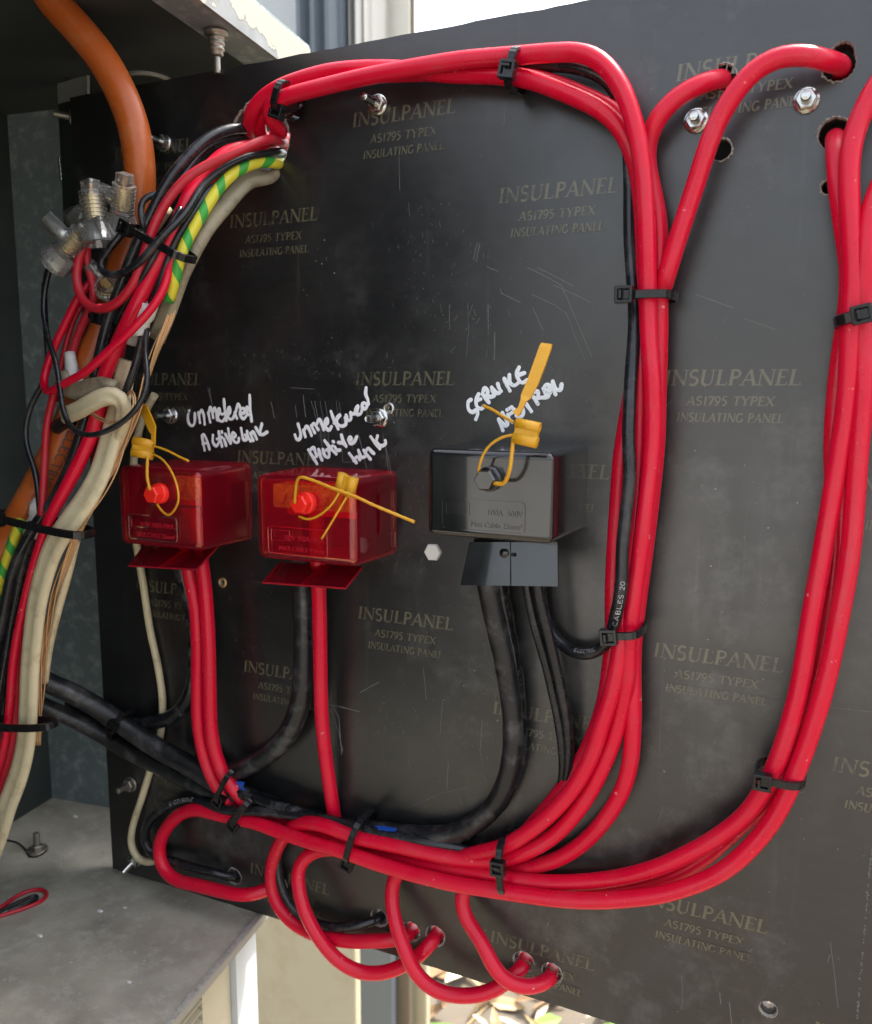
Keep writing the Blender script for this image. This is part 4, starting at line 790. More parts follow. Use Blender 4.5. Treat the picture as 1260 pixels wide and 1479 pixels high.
cable('heavy_black_cable', [(718, 780, 12), (722, 850, 10), (730, 900, 8), (741, 960, 7), (747, 1020, 6.5), (748, 1080, 6), (740, 1120, 6), (720, 1160, 6), (690, 1190, 5.5), (650, 1212, 5.5), (600, 1214, 5.5)], None, 4.6, 'tape', 'second thick black cable lying behind the first under the black cover', group=g2, wob=.08)
cable('black_cable', [(755, 790, 22), (763, 857, 20), (774, 907, 18), (788, 954, 15), (799, 1000, 12), (808, 1044, 10), (814, 1090, 8), (813, 1131, 6), (803, 1164, 5), (790, 1190, 4)], None, 2.5, 'black_cable', 'left one of the two thin black cables below the black cover', group=g2)
cable('black_cable', [(770, 790, 26), (778, 857, 24), (788, 898, 21), (799, 944, 18), (810, 991, 15), (819, 1038, 12), (823, 1084, 9), (819, 1131, 7), (811, 1158, 5), (800, 1180, 4)], None, 2.6, 'black_cable', 'right one of the two thin black cables below the black cover', group=g2)
cable('black_cable', [(690, 1232, 7), (658, 1224, 9), (618, 1217, 12), (578, 1209, 13), (539, 1201, 14), (515, 1195, 14), (479, 1185, 14), (420, 1177, 15), (380, 1172, 17), (348, 1171, 19), (320, 1169, 17), (298, 1161, 14), (280, 1156, 11), (260, 1158, 9), (234, 1169, 8), (214, 1189, 7), (209, 1213, 6), (220, 1234, 6), (246, 1243, 8), (286, 1255, 8), (316, 1262, 5), (338, 1268, 0)], None, 2.9, 'black_cable', 'black cable looping behind the flattened red loop at lower left', group=g2, end_in=True, key='LOOP', wob=.04)
cable('black_cable', [(410, 1195, 4), (402, 1225, 4), (402, 1260, 5), (410, 1290, 6), (428, 1318, 7), (460, 1335, 8), (490, 1340, 8), (520, 1336, 6), (547, 1328, 0)], None, 2.7, 'black_cable', 'black cable curving behind the red loops into the first lower hole', group=g2, end_in=True)
cable('heavy_black_cable', [(-60, 880, 62), (0, 930, 56), (40, 962, 50), (63, 983, 44), (100, 999, 34), (150, 1027, 22), (187, 1053, 17), (227, 1080, 14), (267, 1102, 12), (300, 1122, 11), (330, 1140, 10), (365, 1155, 8), (400, 1168, 7)], None, 6.1, 'heavy_cable', 'upper thick black cable crossing the board edge at lower left', group=g2, key='W1')
cable('heavy_black_cable', [(-60, 975, 50), (0, 996, 44), (40, 1010, 38), (63, 1020, 32), (100, 1036, 22), (143, 1058, 13), (187, 1085, 8), (233, 1108, 6.5), (277, 1130, 6), (320, 1148, 6), (360, 1162, 6)], None, 5.4, 'heavy_cable', 'lower thick black cable crossing the board edge at lower left', group=g2)
cable('heavy_black_cable', [(100, 1015, 10), (140, 1032, 8), (185, 1044, 8), (227, 1043, 8), (253, 1032, 8), (272, 1010, 8), (282, 970, 8), (281, 920, 8), (274, 870, 8), (264, 830, 9), (258, 780, 11)], None, 4.4, 'tape', 'taped black cable bending up to the left red cover', group=g2, wob=.05)
cable('heavy_black_cable', [(436, 780, 12), (438, 850, 11), (440, 905, 11), (439, 960, 11), (436, 1005, 11), (425, 1044, 11), (403, 1076, 11), (373, 1098, 11), (343, 1112, 10), (310, 1118, 7), (270, 1110, 5)], None, 6.0, 'heavy_cable', 'dusty thick black cable bending from the middle red cover down to the left', group=g2, wob=.03)
cable('black_cable', [(318, 1128, 12), (350, 1146, 14), (380, 1157, 14), (420, 1170, 13), (460, 1182, 12), (500, 1192, 11)], None, 3.4, 'tape', 'flat taped tail lying on the lower black cable beside the blue tape', group=g2, wob=.15)
# cream single on the board
cable('cream_cable', [(224, 570, 3), (212, 590, 3), (200, 625, 3), (192, 680, 3), (193, 740, 3), (198, 790, 3), (207, 843, 3), (217, 910, 3), (228, 960, 3), (235, 1010, 3), (233, 1055, 3), (217, 1113, 3), (205, 1153, 3), (193, 1190, 4), (189, 1217, 4), (197, 1238, 4), (213, 1246, 4), (232, 1240, 4)], None, 2.3, 'cream_cable', 'thin cream cable running down the board left of the red covers')

# ------------------------------------------------------------------ LEFT LOOM
g3 = 'loom of old cables hanging at the left'
cable('orange_conduit', [(55, -40, 62), (73, -3, 58), (110, 38, 52), (143, 78, 46), (168, 119, 42), (186, 160, 39), (197, 200, 37), (202, 243, 36), (202, 285, 35), (195, 325, 35), (182, 370, 35), (168, 415, 36), (152, 460, 38), (136, 505, 41), (120, 552, 45), (104, 600, 49), (84, 645, 53), (60, 690, 56), (38, 730, 60), (16, 768, 62), (-10, 820, 64)], None, 8.1, 'orange', 'thick orange conduit curving down the left side behind the loom', cat='conduit', key='O', n=24)
cable('grey_black_cable', [(372, 180, -14), (362, 186, 4), (336, 186, 16), (313, 193, 24), (291, 207, 32), (269, 229, 39), (249, 253, 44), (233, 280, 48), (216, 315, 51), (200, 350, 53), (184, 388, 55), (170, 425, 56), (158, 458, 57), (147, 500, 58), (137, 545, 58), (126, 595, 60), (113, 640, 62), (96, 685, 64), (75, 725, 66), (52, 757, 68), (33, 790, 70), (17, 830, 70), (7, 877, 70), (0, 915, 70), (-12, 960, 70)], None, 2.9, 'black_cable', 'dark grey cable forming the outer left edge of the loom', group=g3)
cable('grey_black_cable', [(375, 196, -14), (360, 199, 2), (336, 199, 12), (313, 205, 20), (291, 219, 28), (273, 241, 35), (256, 266, 41), (240, 292, 45), (226, 318, 47), (210, 350, 49), (195, 385, 50), (180, 420, 50), (166, 455, 51), (152, 500, 51), (145, 545, 52), (130, 600, 54), (120, 640, 56), (100, 690, 58), (76, 730, 61), (48, 775, 62), (32, 827, 63), (20, 880, 63), (8, 920, 63), (-10, 970, 63)], None, 2.6, 'black_cable', 'second dark grey cable just right of the outer one in the loom', group=g3)
cable('red_loom_cable', [(412, 206, -10), (404, 205, 8), (388, 200, 20), (370, 207, 27), (336, 222, 36), (304, 236, 42), (278, 251, 47), (258, 269, 51), (240, 293, 54), (227, 315, 56), (218, 338, 58), (208, 370, 60), (196, 404, 62), (180, 428, 63), (160, 444, 64), (138, 446, 64), (121, 436, 63), (112, 415, 62), (110, 395, 61), (114, 370, 60), (124, 350, 59), (131, 338, 58)], None, 2.35, 'red_dull', 'red cable bending in a wide hook up to the clear connectors', group=g3, key='RH')
cable('red_loom_cable', [(131, 338, 56), (124, 362, 56), (128, 388, 56), (137, 412, 55), (136, 436, 54), (124, 458, 53), (112, 485, 53), (104, 512, 53), (101, 535, 53)], None, 2.2, 'red_dull', 'short red cable from the clear connector down into the white tape', group=g3)
cable('red_loom_cable', [(395, 215, -12), (380, 212, 6), (345, 215, 20), (325, 222, 27), (305, 240, 33), (285, 262, 40), (273, 281, 45), (263, 308, 48), (246, 343, 52), (231, 374, 55), (214, 408, 57), (196, 443, 60), (178, 480, 60), (163, 513, 60), (150, 547, 60), (142, 590, 60), (134, 624, 62), (123, 650, 64), (111, 675, 66), (98, 700, 68), (84, 726, 70), (70, 752, 72), (60, 780, 72), (48, 820, 72), (38, 860, 72), (25, 920, 72), (18, 970, 72), (14, 1027, 72), (6, 1080, 72), (-8, 1130, 72)], None, (3.7, 2.5, .42), 'red', 'thickest red cable running through the middle of the loom', group=g3, start_in=False)
cable('red_loom_cable', [(352, 230, 10), (330, 238, 26), (312, 255, 34), (298, 270, 38), (280, 300, 44), (268, 330, 47), (256, 360, 50), (247, 378, 53), (238, 415, 58), (219, 446, 63), (187, 480, 68), (157, 507, 70), (127, 535, 71), (97, 552, 70), (77, 564, 69), (67, 567, 67), (62, 556, 65), (66, 535, 62), (77, 505, 60), (92, 473, 58), (108, 440, 56), (122, 415, 54), (140, 400, 48)], None, 2.1, 'red', 'thin red cable crossing the front of the loom with a sharp return bend', group=g3)
cable('red_loom_cable', [(80, 560, 64), (74, 585, 64), (68, 612, 65), (65, 660, 66), (62, 717, 68), (60, 745, 69)], None, 2.0, 'red_dull', 'thin dull red cable hanging left of the orange conduit lettering', group=g3)
cable('red_loom_cable', [(180, 480, 48), (172, 520, 48), (160, 560, 49), (150, 600, 50), (146, 640, 52), (138, 668, 54)], None, 2.3, 'red_dull', 'dull red cable half hidden beside the bare copper', group=g3)
cable('red_loom_cable', [(300, 262, 22), (285, 290, 30), (268, 318, 36), (250, 352, 40), (232, 390, 42), (215, 425, 43), (200, 455, 44)], None, 2.0, 'red_dull', 'narrow red cable showing between the grey cables near the board hole', group=g3)
cable('grey_wire', [(78, 375, 56), (70, 395, 58), (64, 425, 60), (63, 453, 62), (71, 493, 66), (82, 527, 69), (88, 570, 72), (94, 602, 75), (108, 623, 76), (125, 629, 76), (145, 626, 76), (173, 613, 74), (195, 594, 72), (209, 573, 70), (213, 553, 68), (213, 533, 66), (209, 507, 62), (210, 490, 58), (213, 475, 55)], None, 1.45, 'black_cable', 'thin grey wire hanging in a long loop in front of the folded cream cable', cat='wire', group=g3)
cable('grey_wire', [(74, 378, 54), (66, 400, 55), (64, 440, 56), (68, 490, 57), (70, 525, 58), (64, 552, 60), (47, 580, 62), (37, 617, 64), (40, 650, 66), (51, 680, 67), (56, 717, 68), (58, 742, 68)], None, 1.6, 'black_cable', 'leftmost thin grey wire bulging out beside the loom', cat='wire', group=g3)
cable('black_loom_cable', [(410, 219, -6), (398, 219, 8), (380, 222, 16), (358, 226, 24), (331, 238, 32), (308, 254, 38), (291, 270, 42), (280, 290, 48), (263, 315, 55), (246, 331, 60), (232, 344, 63), (217, 362, 64), (201, 380, 64), (180, 394, 63), (160, 398, 62), (147, 393, 62), (144, 380, 61), (152, 367, 61), (164, 352, 60), (176, 338, 58), (186, 328, 54)], None, 1.9, 'black_cable', 'black cable hooking round under the clear connectors and back', group=g3)
cable('black_loom_cable', [(232, 280, 46), (218, 281, 50), (206, 289, 53), (202, 303, 55), (205, 320, 55), (212, 338, 52), (214, 352, 48)], None, 1.7, 'black_cable', 'short black cable arching out near the orange conduit', group=g3)
cable('black_loom_cable', [(345, 236, 16), (325, 246, 26), (311, 264, 34), (297, 280, 40), (283, 302, 45), (267, 325, 49), (253, 349, 52), (245, 370, 54), (236, 397, 55), (225, 425, 55), (215, 450, 54), (212, 478, 52), (203, 505, 52), (193, 535, 52), (180, 562, 52), (168, 590, 52)], None, 2.0, 'black_cable', 'black cable running beside the green and yellow cable', group=g3)
cable('green_yellow_cable', [(408, 236, -10), (400, 236, 4), (380, 233, 13), (358, 239, 22), (340, 248, 28), (324, 262, 33), (311, 279, 37), (296, 303, 42), (279, 331, 46), (266, 356, 50), (258, 380, 52), (252, 408, 52), (244, 434, 50)], None, 2.9, 'earth', 'green and yellow earth cable curving out of the board hole', cat='cable')
cable('green_yellow_cable', [(236, 400, 40), (233, 430, 40), (229, 470, 42)], None, 2.6, 'earth', 'cut stub of green and yellow cable in the middle of the loom', cat='cable')
cable('green_yellow_cable', [(30, 752, 68), (18, 785, 68), (8, 815, 68), (-2, 850, 68), (-14, 890, 68)], None, 2.9, 'earth', 'green and yellow cable under the cable tie at the left edge', cat='cable')
cable('black_loom_cable', [(46, 755, 70), (42, 785, 68), (31, 827, 66), (20, 880, 66), (10, 940, 66), (2, 990, 66), (-5, 1040, 66)], None, 2.3, 'black_cable', 'grey cable between the green and yellow and red cables at lower left', group=g3)
cable('black_loom_cable', [(28, 800, 60), (24, 850, 60), (22, 900, 60), (15, 960, 60), (10, 1040, 60), (0, 1130, 60)], None, 2.2, 'black_cable', 'dark cable deep behind the red cables at lower left', group=g3)
cable('red_loom_cable', [(44, 830, 64), (34, 880, 64), (25, 940, 66), (22, 1000, 68), (20, 1060, 68), (12, 1100, 68), (-4, 1150, 68)], None, 2.2, 'red_dull', 'dull red cable beside the flat cream cable at lower left', group=g3)
cable('black_loom_cable', [(126, 430, 50), (130, 452, 51), (124, 472, 51), (112, 492, 52), (104, 512, 53), (100, 540, 54)], None, 1.5, 'black_cable', 'thin black wire curling beside the white tape tube', group=g3)
cable('black_loom_cable', [(206, 486, 56), (200, 512, 57), (190, 545, 58), (180, 570, 58), (172, 600, 58)], None, 2.0, 'black_cable', 'dark wire leaving the white wrap downward', group=g3)
cable('red_loom_cable', [(118, 440, 50), (106, 462, 51), (97, 492, 52), (90, 522, 53), (84, 552, 55), (80, 580, 57)], None, 1.5, 'red_dull', 'thin dull red wire behind the crossing red cable', group=g3)
cable('grey_wire', [(262, 300, 50), (248, 322, 54), (236, 345, 57), (222, 372, 60), (206, 400, 61), (190, 424, 60), (176, 448, 58), (166, 470, 56)], None, 1.4, 'black_cable', 'thin grey wire between the red cables above the white wrap', cat='wire', group=g3)
cable('cream_cable', [(300, 290, 30), (284, 312, 38), (268, 340, 44), (252, 372, 46), (240, 402, 46), (230, 430, 46), (222, 455, 46)], None, 1.6, 'cream_cable', 'thin cream wire in the upper loom beside the grey cables', group=g3)
# sheathed cream cables: figure-eight section
def twin(n=20, k=1.9):
    o = []
    for i in range(n):
        t = 2 * math.pi * i / n; a, b = math.cos(t), math.sin(t); o.append((a * (1 - .36 * math.exp(-(b / .3) ** 2)), b * k))
    return o
cable('sheathed_cream_cable', [(184, 520, 52), (178, 550, 53), (172, 590, 55), (163, 620, 58), (154, 655, 61), (142, 690, 64), (122, 725, 68), (98, 758, 71), (80, 785, 72), (65, 825, 72), (54, 870, 72), (47, 927, 72), (43, 977, 72), (41, 1027, 72), (37, 1077, 72), (27, 1120, 72), (12, 1160, 72), (0, 1200, 72), (-14, 1240, 72)], None, 3.3, 'cream_cable', 'wide flat cream sheathed cable running down the left side', cat='cable', group=g3, prof=twin(20, 2.0), ref=NV)
cable('sheathed_cream_cable', [(110, 780, 60), (98, 830, 58), (84, 880, 57), (70, 940, 56), (64, 985, 56)], None, 2.4, 'cream_cable', 'narrow cream cable behind the bare copper strands', cat='cable', group=g3)
cable('sheathed_cream_cable', [(94, 600, 66), (104, 597, 67), (122, 588, 69), (140, 577, 70), (158, 570, 69), (174, 574, 67), (181, 590, 64), (176, 612, 60), (164, 640, 57), (155, 665, 55)], None, 3.5, 'cream_cable', 'folded end of a cream cable in the middle of the loom', cat='cable', group=g3, prof=twin(20, 1.35), ref=NV)
cable('sheathed_cream_cable', [(90, 540, 60), (92, 556, 61), (104, 566, 62), (128, 561, 63), (152, 557, 64), (168, 564, 62)], None, 3.8, 'dirty_cable', 'stripped cream sheath behind the folded cable end', cat='cable', group=g3, prof=twin(20, 1.3), ref=NV)
cable('dirty_sheathed_cable', [(402, 252, -10), (390, 255, 4), (370, 257, 12), (353, 265, 20), (338, 281, 26), (322, 300, 32), (300, 325, 38), (284, 352, 42), (270, 378, 44), (258, 405, 44), (248, 435, 44), (238, 462, 44), (226, 490, 44)], None, 3.6, 'dirty_cable', 'dirty beige cable at the lower right rim of the board hole', cat='cable', group=g3, prof=twin(16, 1.4), ref=NV)
cable('dirty_sheathed_cable', [(243, 300, 36), (232, 318, 40), (222, 332, 42)], None, 2.6, 'cream_cable', 'short pale sheath glimpsed between the red cables', cat='cable', group=g3)
# bare copper strands
def strands(name, pix, r, nst, spread, label):
    t = thing(name, P(*pix[len(pix) // 2]), label, 'copper wire')
    base = path(pix, None)
    for k in range(nst):
        ph = random.uniform(0, 6.28); a = spread * random.uniform(.4, 1); q = []
        for i, p in enumerate(base):
            tg = (base[min(i + 1, len(base) - 1)] - base[max(i - 1, 0)]).normalized(); u = tg.cross(NV).normalized()
            w_ = ph + i * .16; q.append(p + (u * math.cos(w_) + NV * math.sin(w_)) * a)
        MB().tube(q, r, 6).build('strand', 'copper', t)
strands('bare_copper_bundle', [(254, 408, 44), (252, 440, 44), (240, 470, 46), (226, 500, 48), (216, 530, 49), (208, 560, 50), (200, 590, 51), (190, 615, 52), (178, 645, 54), (165, 680, 58), (146, 715, 62), (123, 750, 66), (108, 780, 66), (92, 820, 65), (78, 860, 64), (69, 905, 63), (64, 950, 62), (60, 1000, 62), (56, 1045, 62), (54, 1075, 62)], .00048, 11, .0021, 'long bare copper strands along the right edge of the cream cable')
strands('bare_copper_bundle', [(183, 572, 60), (190, 562, 64), (196, 575, 66), (194, 592, 67), (186, 605, 69), (172, 613, 70), (155, 610, 70), (140, 602, 69), (132, 596, 68)], .00042, 4, .0012, 'loose copper strands curling round the folded cream cable')
# white tape wraps
def wrap(pix, hs, r, label, mat='white_tape', name='tape_wrap'):
    p = path([(x, y, h) for (x, y), h in zip(pix, hs)], None, step=.002); rr = [r / 1000 * (1 + random.uniform(-.13, .13)) for _ in p]
    MB().tube(p, rr, 11, wob=.12).build(name, mat, label=label, cat='tape')
wrap([(217, 440), (209, 458), (203, 474), (205, 486)], (56, 56, 55, 55), 4.2, 'white tape wrap on the upper loom beside the thick red cable')
wrap([(205, 464), (194, 478), (186, 494)], (50, 50, 50), 4.6, 'crumpled white tape below the upper white wrap')
wrap([(101, 510), (103, 525), (106, 545)], (55, 56, 58), 3.0, 'white tape tube around a red cable end at left')
wrap([(112, 545), (116, 555), (122, 562)], (58, 58, 58), 2.6, 'torn white tape scrap under the tape tube')
wrap([(62, 722), (56, 740), (50, 760), (46, 772)], (64, 64, 64, 64), 5.2, 'crumpled white tape above the lower left cable tie')
wrap([(36, 738), (26, 756), (18, 768)], (58, 58, 58), 4.2, 'white tape on the lower end of the orange conduit')
MB().tube(path([(82, 618, 62), (90, 612, 63), (103, 607, 64)], None, step=.001), .0036, 14).build('black_sleeve', 'tie', label='short black plastic sleeve under the folded cream cable', cat='sleeve')
# blue tape bits
def scrap(name, quad, mat, label, cat):
    q = [P(*a) for a in quad]; n = len(q); c = sum(q, Vector()) / n
    MB().prism([c + (a - c) * 1.0 for a in q], (0, .0006, 0)).build(name, mat, label=label, cat=cat)
scrap('tape_scrap', [(331, 1117, 12), (338, 1128, 14), (353, 1130, 15), (351, 1137, 16), (354, 1145, 15), (342, 1145, 14), (334, 1134, 12)], 'blue', 'torn blue tape scrap beside the lower cable tie', 'tape')
scrap('tape_scrap', [(541, 1193, 13), (556, 1194, 13), (574, 1197, 13), (571, 1201, 15), (556, 1200, 16), (544, 1198, 15)], 'blue', 'thin blue tape edge on the black cable above the red strands', 'tape')

# ------------------------------------------------------------------ CLEAR CONNECTORS
def connector(c, axis, side, s, label, tower=True, rot=0):
    "axis: unit direction of the brass tunnel, side: direction of the screw tower"
    axis = axis.normalized(); side = (side - axis * side.dot(axis)).normalized(); third = axis.cross(side)
    t = thing('clear_connector', c, label, 'connector', 'clear screw connectors at the left')
    Mx = Matrix((axis, side, third)).transposed()
    def at(a, b, e): return c + axis * a * s + side * b * s + third * e * s
    # ribbed tunnel shell
    prof = [(-.0065 * s, .0031 * s)]
    z_ = -.0065
    while z_ < .0045: prof += [(z_ * s, .0047 * s), ((z_ + .0008) * s, .0047 * s), ((z_ + .0008) * s, .0042 * s), ((z_ + .0015) * s, .0042 * s)]; z_ += .0015
    prof += [(.0055 * s, .0050 * s), (.0105 * s, .0072 * s), (.0125 * s, .0072 * s), (.0125 * s, .0064 * s), (.009 * s, .0055 * s)]
    MB().lathe(c, axis, prof, 18, smooth=False).build('ribbed_shell', 'clear', t)
    bp_ = [(-.005 * s, 0), (-.005 * s, .0030 * s)]
    z_ = -.005
    while z_ < .003: bp_ += [(z_ * s, .0030 * s), ((z_ + .0007) * s, .0030 * s), ((z_ + .0008) * s, .0026 * s), ((z_ + .0013) * s, .0026 * s)]; z_ += .0014
    bp_ += [(.0035 * s, .0028 * s), (.0035 * s, 0)]
    MB().lathe(c, axis, bp_, 16, smooth=False).build('brass_tunnel', 'brass', t)
    MB().lathe(c, side, [(.002 * s, .0036 * s), (.0135 * s, .0036 * s), (.0135 * s, .0029 * s), (.003 * s, .0029 * s)], 18).build('screw_tower', 'clear', t)
    MB().lathe(c, side, [(.003 * s, .0022 * s), (.0075 * s, .0022 * s), (.0078 * s, .0018 * s), (.0078 * s, 0)], 14).build('clamp_screw', 'steel', t)
    MB().box(at(-.0088, 0, 0), .0040 * s, .0056 * s, .0050 * s, rot=Mx, bev=.0004 * s).build('end_block', 'clear', t)
    MB().cyl(at(-.0095, 0, 0), at(-.005, 0.0004, 0), .0011 * s, 8).build('copper_end', 'copper', t)
    MB().prism([at(.004, -.0062, -.004), at(.0125, -.0062, -.004), at(.0115, .006, -.004), at(.006, .004, -.004)], third * .001 * s).build('skirt_plate', 'clear', t)
def dirpx(a, b, h0, h1): return (P(*b, h1) - P(*a, h0))
connector(P(178, 290, 52), dirpx((178, 290), (176, 315), 52, 50), dirpx((178, 288), (150, 284), 52, 53), 1.25, 'rightmost clear connector in front of the orange conduit')
connector(P(136, 303, 60), dirpx((136, 303), (141, 338), 60, 60), dirpx((136, 303), (98, 296), 60, 58), 1.35, 'middle clear connector holding the two red cables')
connector(P(104, 352, 64), dirpx((108, 346), (84, 372), 64, 64), dirpx((100, 352), (74, 326), 64, 70), 1.25, 'lowest left clear connector with its open tube facing out')
connector(P(152, 406, 48), dirpx((152, 398), (158, 412), 48, 56), dirpx((152, 404), (140, 388), 48, 48), .95, 'clear connector half hidden behind the black hooked cable')

# ------------------------------------------------------------------ CABLE TIES
def tie(a, b, hc, th, ht, label, w_=3.9, head=True, group='black nylon cable ties', off=(0, 0), tail=True, headrot=0, hs=1.0):
    A = P(a[0], a[1], hc + th * .8); B = P(b[0], b[1], hc + th * .8); mid = (A + B) / 2 - NV * (th * .0008); ax = (B - A); L = ax.length / 2; ax.normalize(); th /= 1000
    wd = ax.cross(NV).normalized(); n2 = wd.cross(ax).normalized()
    if n2.dot(NV) < 0: n2 = -n2
    t = thing('cable_tie', mid, label, 'cable tie', group)
    n = 44; vs = []; w2 = w_ / 2000; thk = .0011
    for i in range(n):
        an = 2 * math.pi * i / n; c_, s_ = math.cos(an), math.sin(an); e = .62
        x = L * math.copysign(abs(c_) ** e, c_); y = th * math.copysign(abs(s_) ** e, s_); p = mid + ax * x + n2 * y
        o_ = (ax * c_ / L + n2 * s_ / th).normalized(); k = .0002 if i % 2 else 0
        for (ww, oo) in ((-w2, 0), (-w2 * .8, thk - k), (w2 * .8, thk - k), (w2, 0)): vs.append(p + wd * ww + o_ * oo)
    fs = [[4 * i + k, 4 * i + (k + 1) % 4, 4 * ((i + 1) % n) + (k + 1) % 4, 4 * ((i + 1) % n) + k] for i in range(n) for k in range(4)]
    MB().add(vs, fs, False).build('strap', 'tie', t)
    if head:
        hl, hw, hh = .0075 * hs, (.0072 if w_ > 3 else .0055) * hs, .0048 * hs
        s_ = ht * 2 - 1; c = mid + ax * (L * s_) + n2 * (th + .0012 + off[1] / 1000)
        if abs(s_) > .9: c = mid + ax * (L * s_) + n2 * (th * .55 + off[1] / 1000)
        Mx = Matrix((ax, wd, n2)).transposed() @ Matrix.Rotation(R(headrot), 3, 'Y')
        o = lambda x, y, z_: c + Mx @ Vector((x, y, z_))
        hb_ = MB()
        tk = .0014 * hs
        hb_.box(o(-hl / 2 + tk / 2, 0, 0), tk, hw, hh, rot=Mx, bev=.0003); hb_.box(o(hl / 2 - tk / 2, 0, 0), tk, hw, hh, rot=Mx, bev=.0003)
        hb_.box(o(0, -hw / 2 + tk / 2, 0), hl - tk * 1.2, tk, hh * .98, rot=Mx, bev=.0003); hb_.box(o(0, hw / 2 - tk / 2, 0), hl - tk * 1.2, tk, hh * .98, rot=Mx, bev=.0003)
        H = hb_.build('head', 'tie', t)
        MB().box(o(.0004, 0, -.0006), hl - 2.2 * tk, hw - 2.2 * tk, hh * .7, rot=Mx, bev=.0003).build('pawl', 'tie', H)
        if tail: MB().box(o(-.0012, 0, hh / 2 + .0004), .0012, hw * .5, .0016, rot=Mx, bev=.0002).build('tail_end', 'tie', t)
    return t
tie((745, 66), (733, 124), 14, 10, .66, 'cable tie round the red cables at the top centre')
tie((896, 427), (969, 424), 14, 12, .12, 'cable tie at the middle height of the central red bundle')
tie((878, 917), (922, 917), 18, 12, .10, 'cable tie holding the black cable to the red bundle beside the black cover')
tie((722, 1217), (726, 1298), 12, 13, .38, 'cable tie where the two red bundles meet at bottom centre')
tie((517, 1189), (499, 1248), 13, 12, 1.06, 'cable tie above the two big red loops', tail=False)
tie((358, 1159), (334, 1194), 15, 9, .98, 'cable tie on the black and red cables near the flattened loop')
tie((331, 1117), (312, 1160), 14, 9, .97, 'cable tie beside the blue tape scrap', w_=3.4)
tie((1092, 1122), (1160, 1136), 15, 11, .16, 'cable tie low on the right-hand red bundle')
tie((1208, 464), (1282, 446), 15, 13, .50, 'cable tie high on the right-hand red bundle', w_=4.6)
tie((408, 115), (396, 160), 13, 11, .97, 'cable tie where the red cables leave the large hole')
tie((180, 326), (262, 372), 54, 8, .10, 'long cable tie round the upper loom', w_=4.2)
tie((-18, 744), (112, 775), 70, 9, .17, 'long cable tie round the lower left loom', w_=4.6)
tie((-60, 1048), (64, 1052), 72, 7, .5, 'cable tie strap low on the flat cream cable', w_=4.6, head=False)
tie((174, 1034), (157, 1070), 16, 9, .35, 'cable tie across the thick black cables at the board edge', w_=3.6, hs=.9)
tie((128, 455), (152, 462), 52, 7, .8, 'small black tie deep in the loom under the red hook', w_=3.2, hs=.8)
MB().tube(path([(400, 158, 18), (416, 163, 20), (428, 160, 21), (437, 151, 22)], None, step=.002), .0009, 6).build('tie_tail', 'tie', label='loose tie end sticking out under the upper red cables', cat='cable tie')

# ------------------------------------------------------------------ YELLOW SEALS
def strip(mb, pts, w_, th, ref):
    pr = [(-th / 2, -w_ / 2), (th / 2, -w_ / 2), (th / 2, w_ / 2), (-th / 2, w_ / 2)]
    mb.tube(pts, 1.0, 4, prof=pr, ref=ref); return mb
def seal(body, flag, tails, label):
    "body: (centre px, py, h), axis end px ; flag: px points with widths"
    (bx_, by_, bh), (ex, ey, eh), half = body
    c = P(bx_, by_, bh); ax = (P(ex, ey, eh) - c).normalized(); up = (NV - ax * NV.dot(ax)).normalized(); sd = ax.cross(up)
    t = thing('pull_seal', c, label, 'seal', 'yellow plastic pull seals')
    L = half / 1000; mb = MB()
    for k, (o_, r_) in enumerate(((-.0030, .0023), (.0030, .0026))):
        mb.lathe(c + sd * o_ - ax * L, ax, [(0, r_ * .55), (0, r_), (2 * L, r_), (2 * L, r_ * .55), (L * 1.6, r_ * .5)], 14)
    mb.box(c, 2 * L * .96, .0062, .0032, rot=Matrix((ax, sd, up)).transposed(), bev=.0003)
    B = mb.build('body', 'yellow', t)
    MB().lathe(c + sd * .003 - ax * L * 1.03, ax, [(0, 0), (0, .0015), (2.06 * L, .0015), (2.06 * L, 0)], 10).build('locking_pin', 'yellow', B)
    if flag:
        pts = [P(*f[:3]) for f in flag]; n = len(pts); vs = []
        for i, p in enumerate(pts):
            tg = (pts[min(i + 1, n - 1)] - pts[max(i - 1, 0)]).normalized(); u = tg.cross(NV).normalized(); w_ = flag[i][3] / 2000
            for a_, b_ in ((-1, -1), (1, -1), (1, 1), (-1, 1)): vs.append(p + u * w_ * a_ + NV * .0006 * b_)
        fs = [[4 * i + k, 4 * i + (k + 1) % 4, 4 * i + 4 + (k + 1) % 4, 4 * i + 4 + k] for i in range(n - 1) for k in range(4)] + [[0, 1, 2, 3][::-1], [4 * n - 4, 4 * n - 3, 4 * n - 2, 4 * n - 1]]
        MB().add(vs, fs, False).build('flag', 'yellow', t)
    for tl, r_ in tails:
        p = path(tl, None, step=.0012, passes=1); rr = [r_ / 1000 * (1 + .09 * math.sin(i * 1.9)) for i in range(len(p))]
        MB().tube(p, rr, 8).build('strap', 'yellow', t)
seal(((207, 647, 50), (222, 650, 48), 5.6), [(203, 585, 42, 3), (209, 592, 44, 5.4), (215, 606, 46, 5.6), (221, 620, 48, 5.0), (222, 626, 49, 2.2), (222, 640, 49, 2.0), (218, 650, 49, 2.2)],
     [([(222, 644, 50), (240, 650, 51), (258, 659, 52), (273, 666, 52)], .62), ([(214, 655, 50), (213, 670, 52), (213, 690, 54), (217, 708, 54)], .85), ([(222, 656, 50), (234, 663, 52), (246, 678, 56), (256, 702, 60), (258, 722, 61), (252, 737, 60), (244, 744, 59), (234, 738, 57), (227, 728, 55)], .6)], 'yellow seal on the left red cover with its flag bent upward')
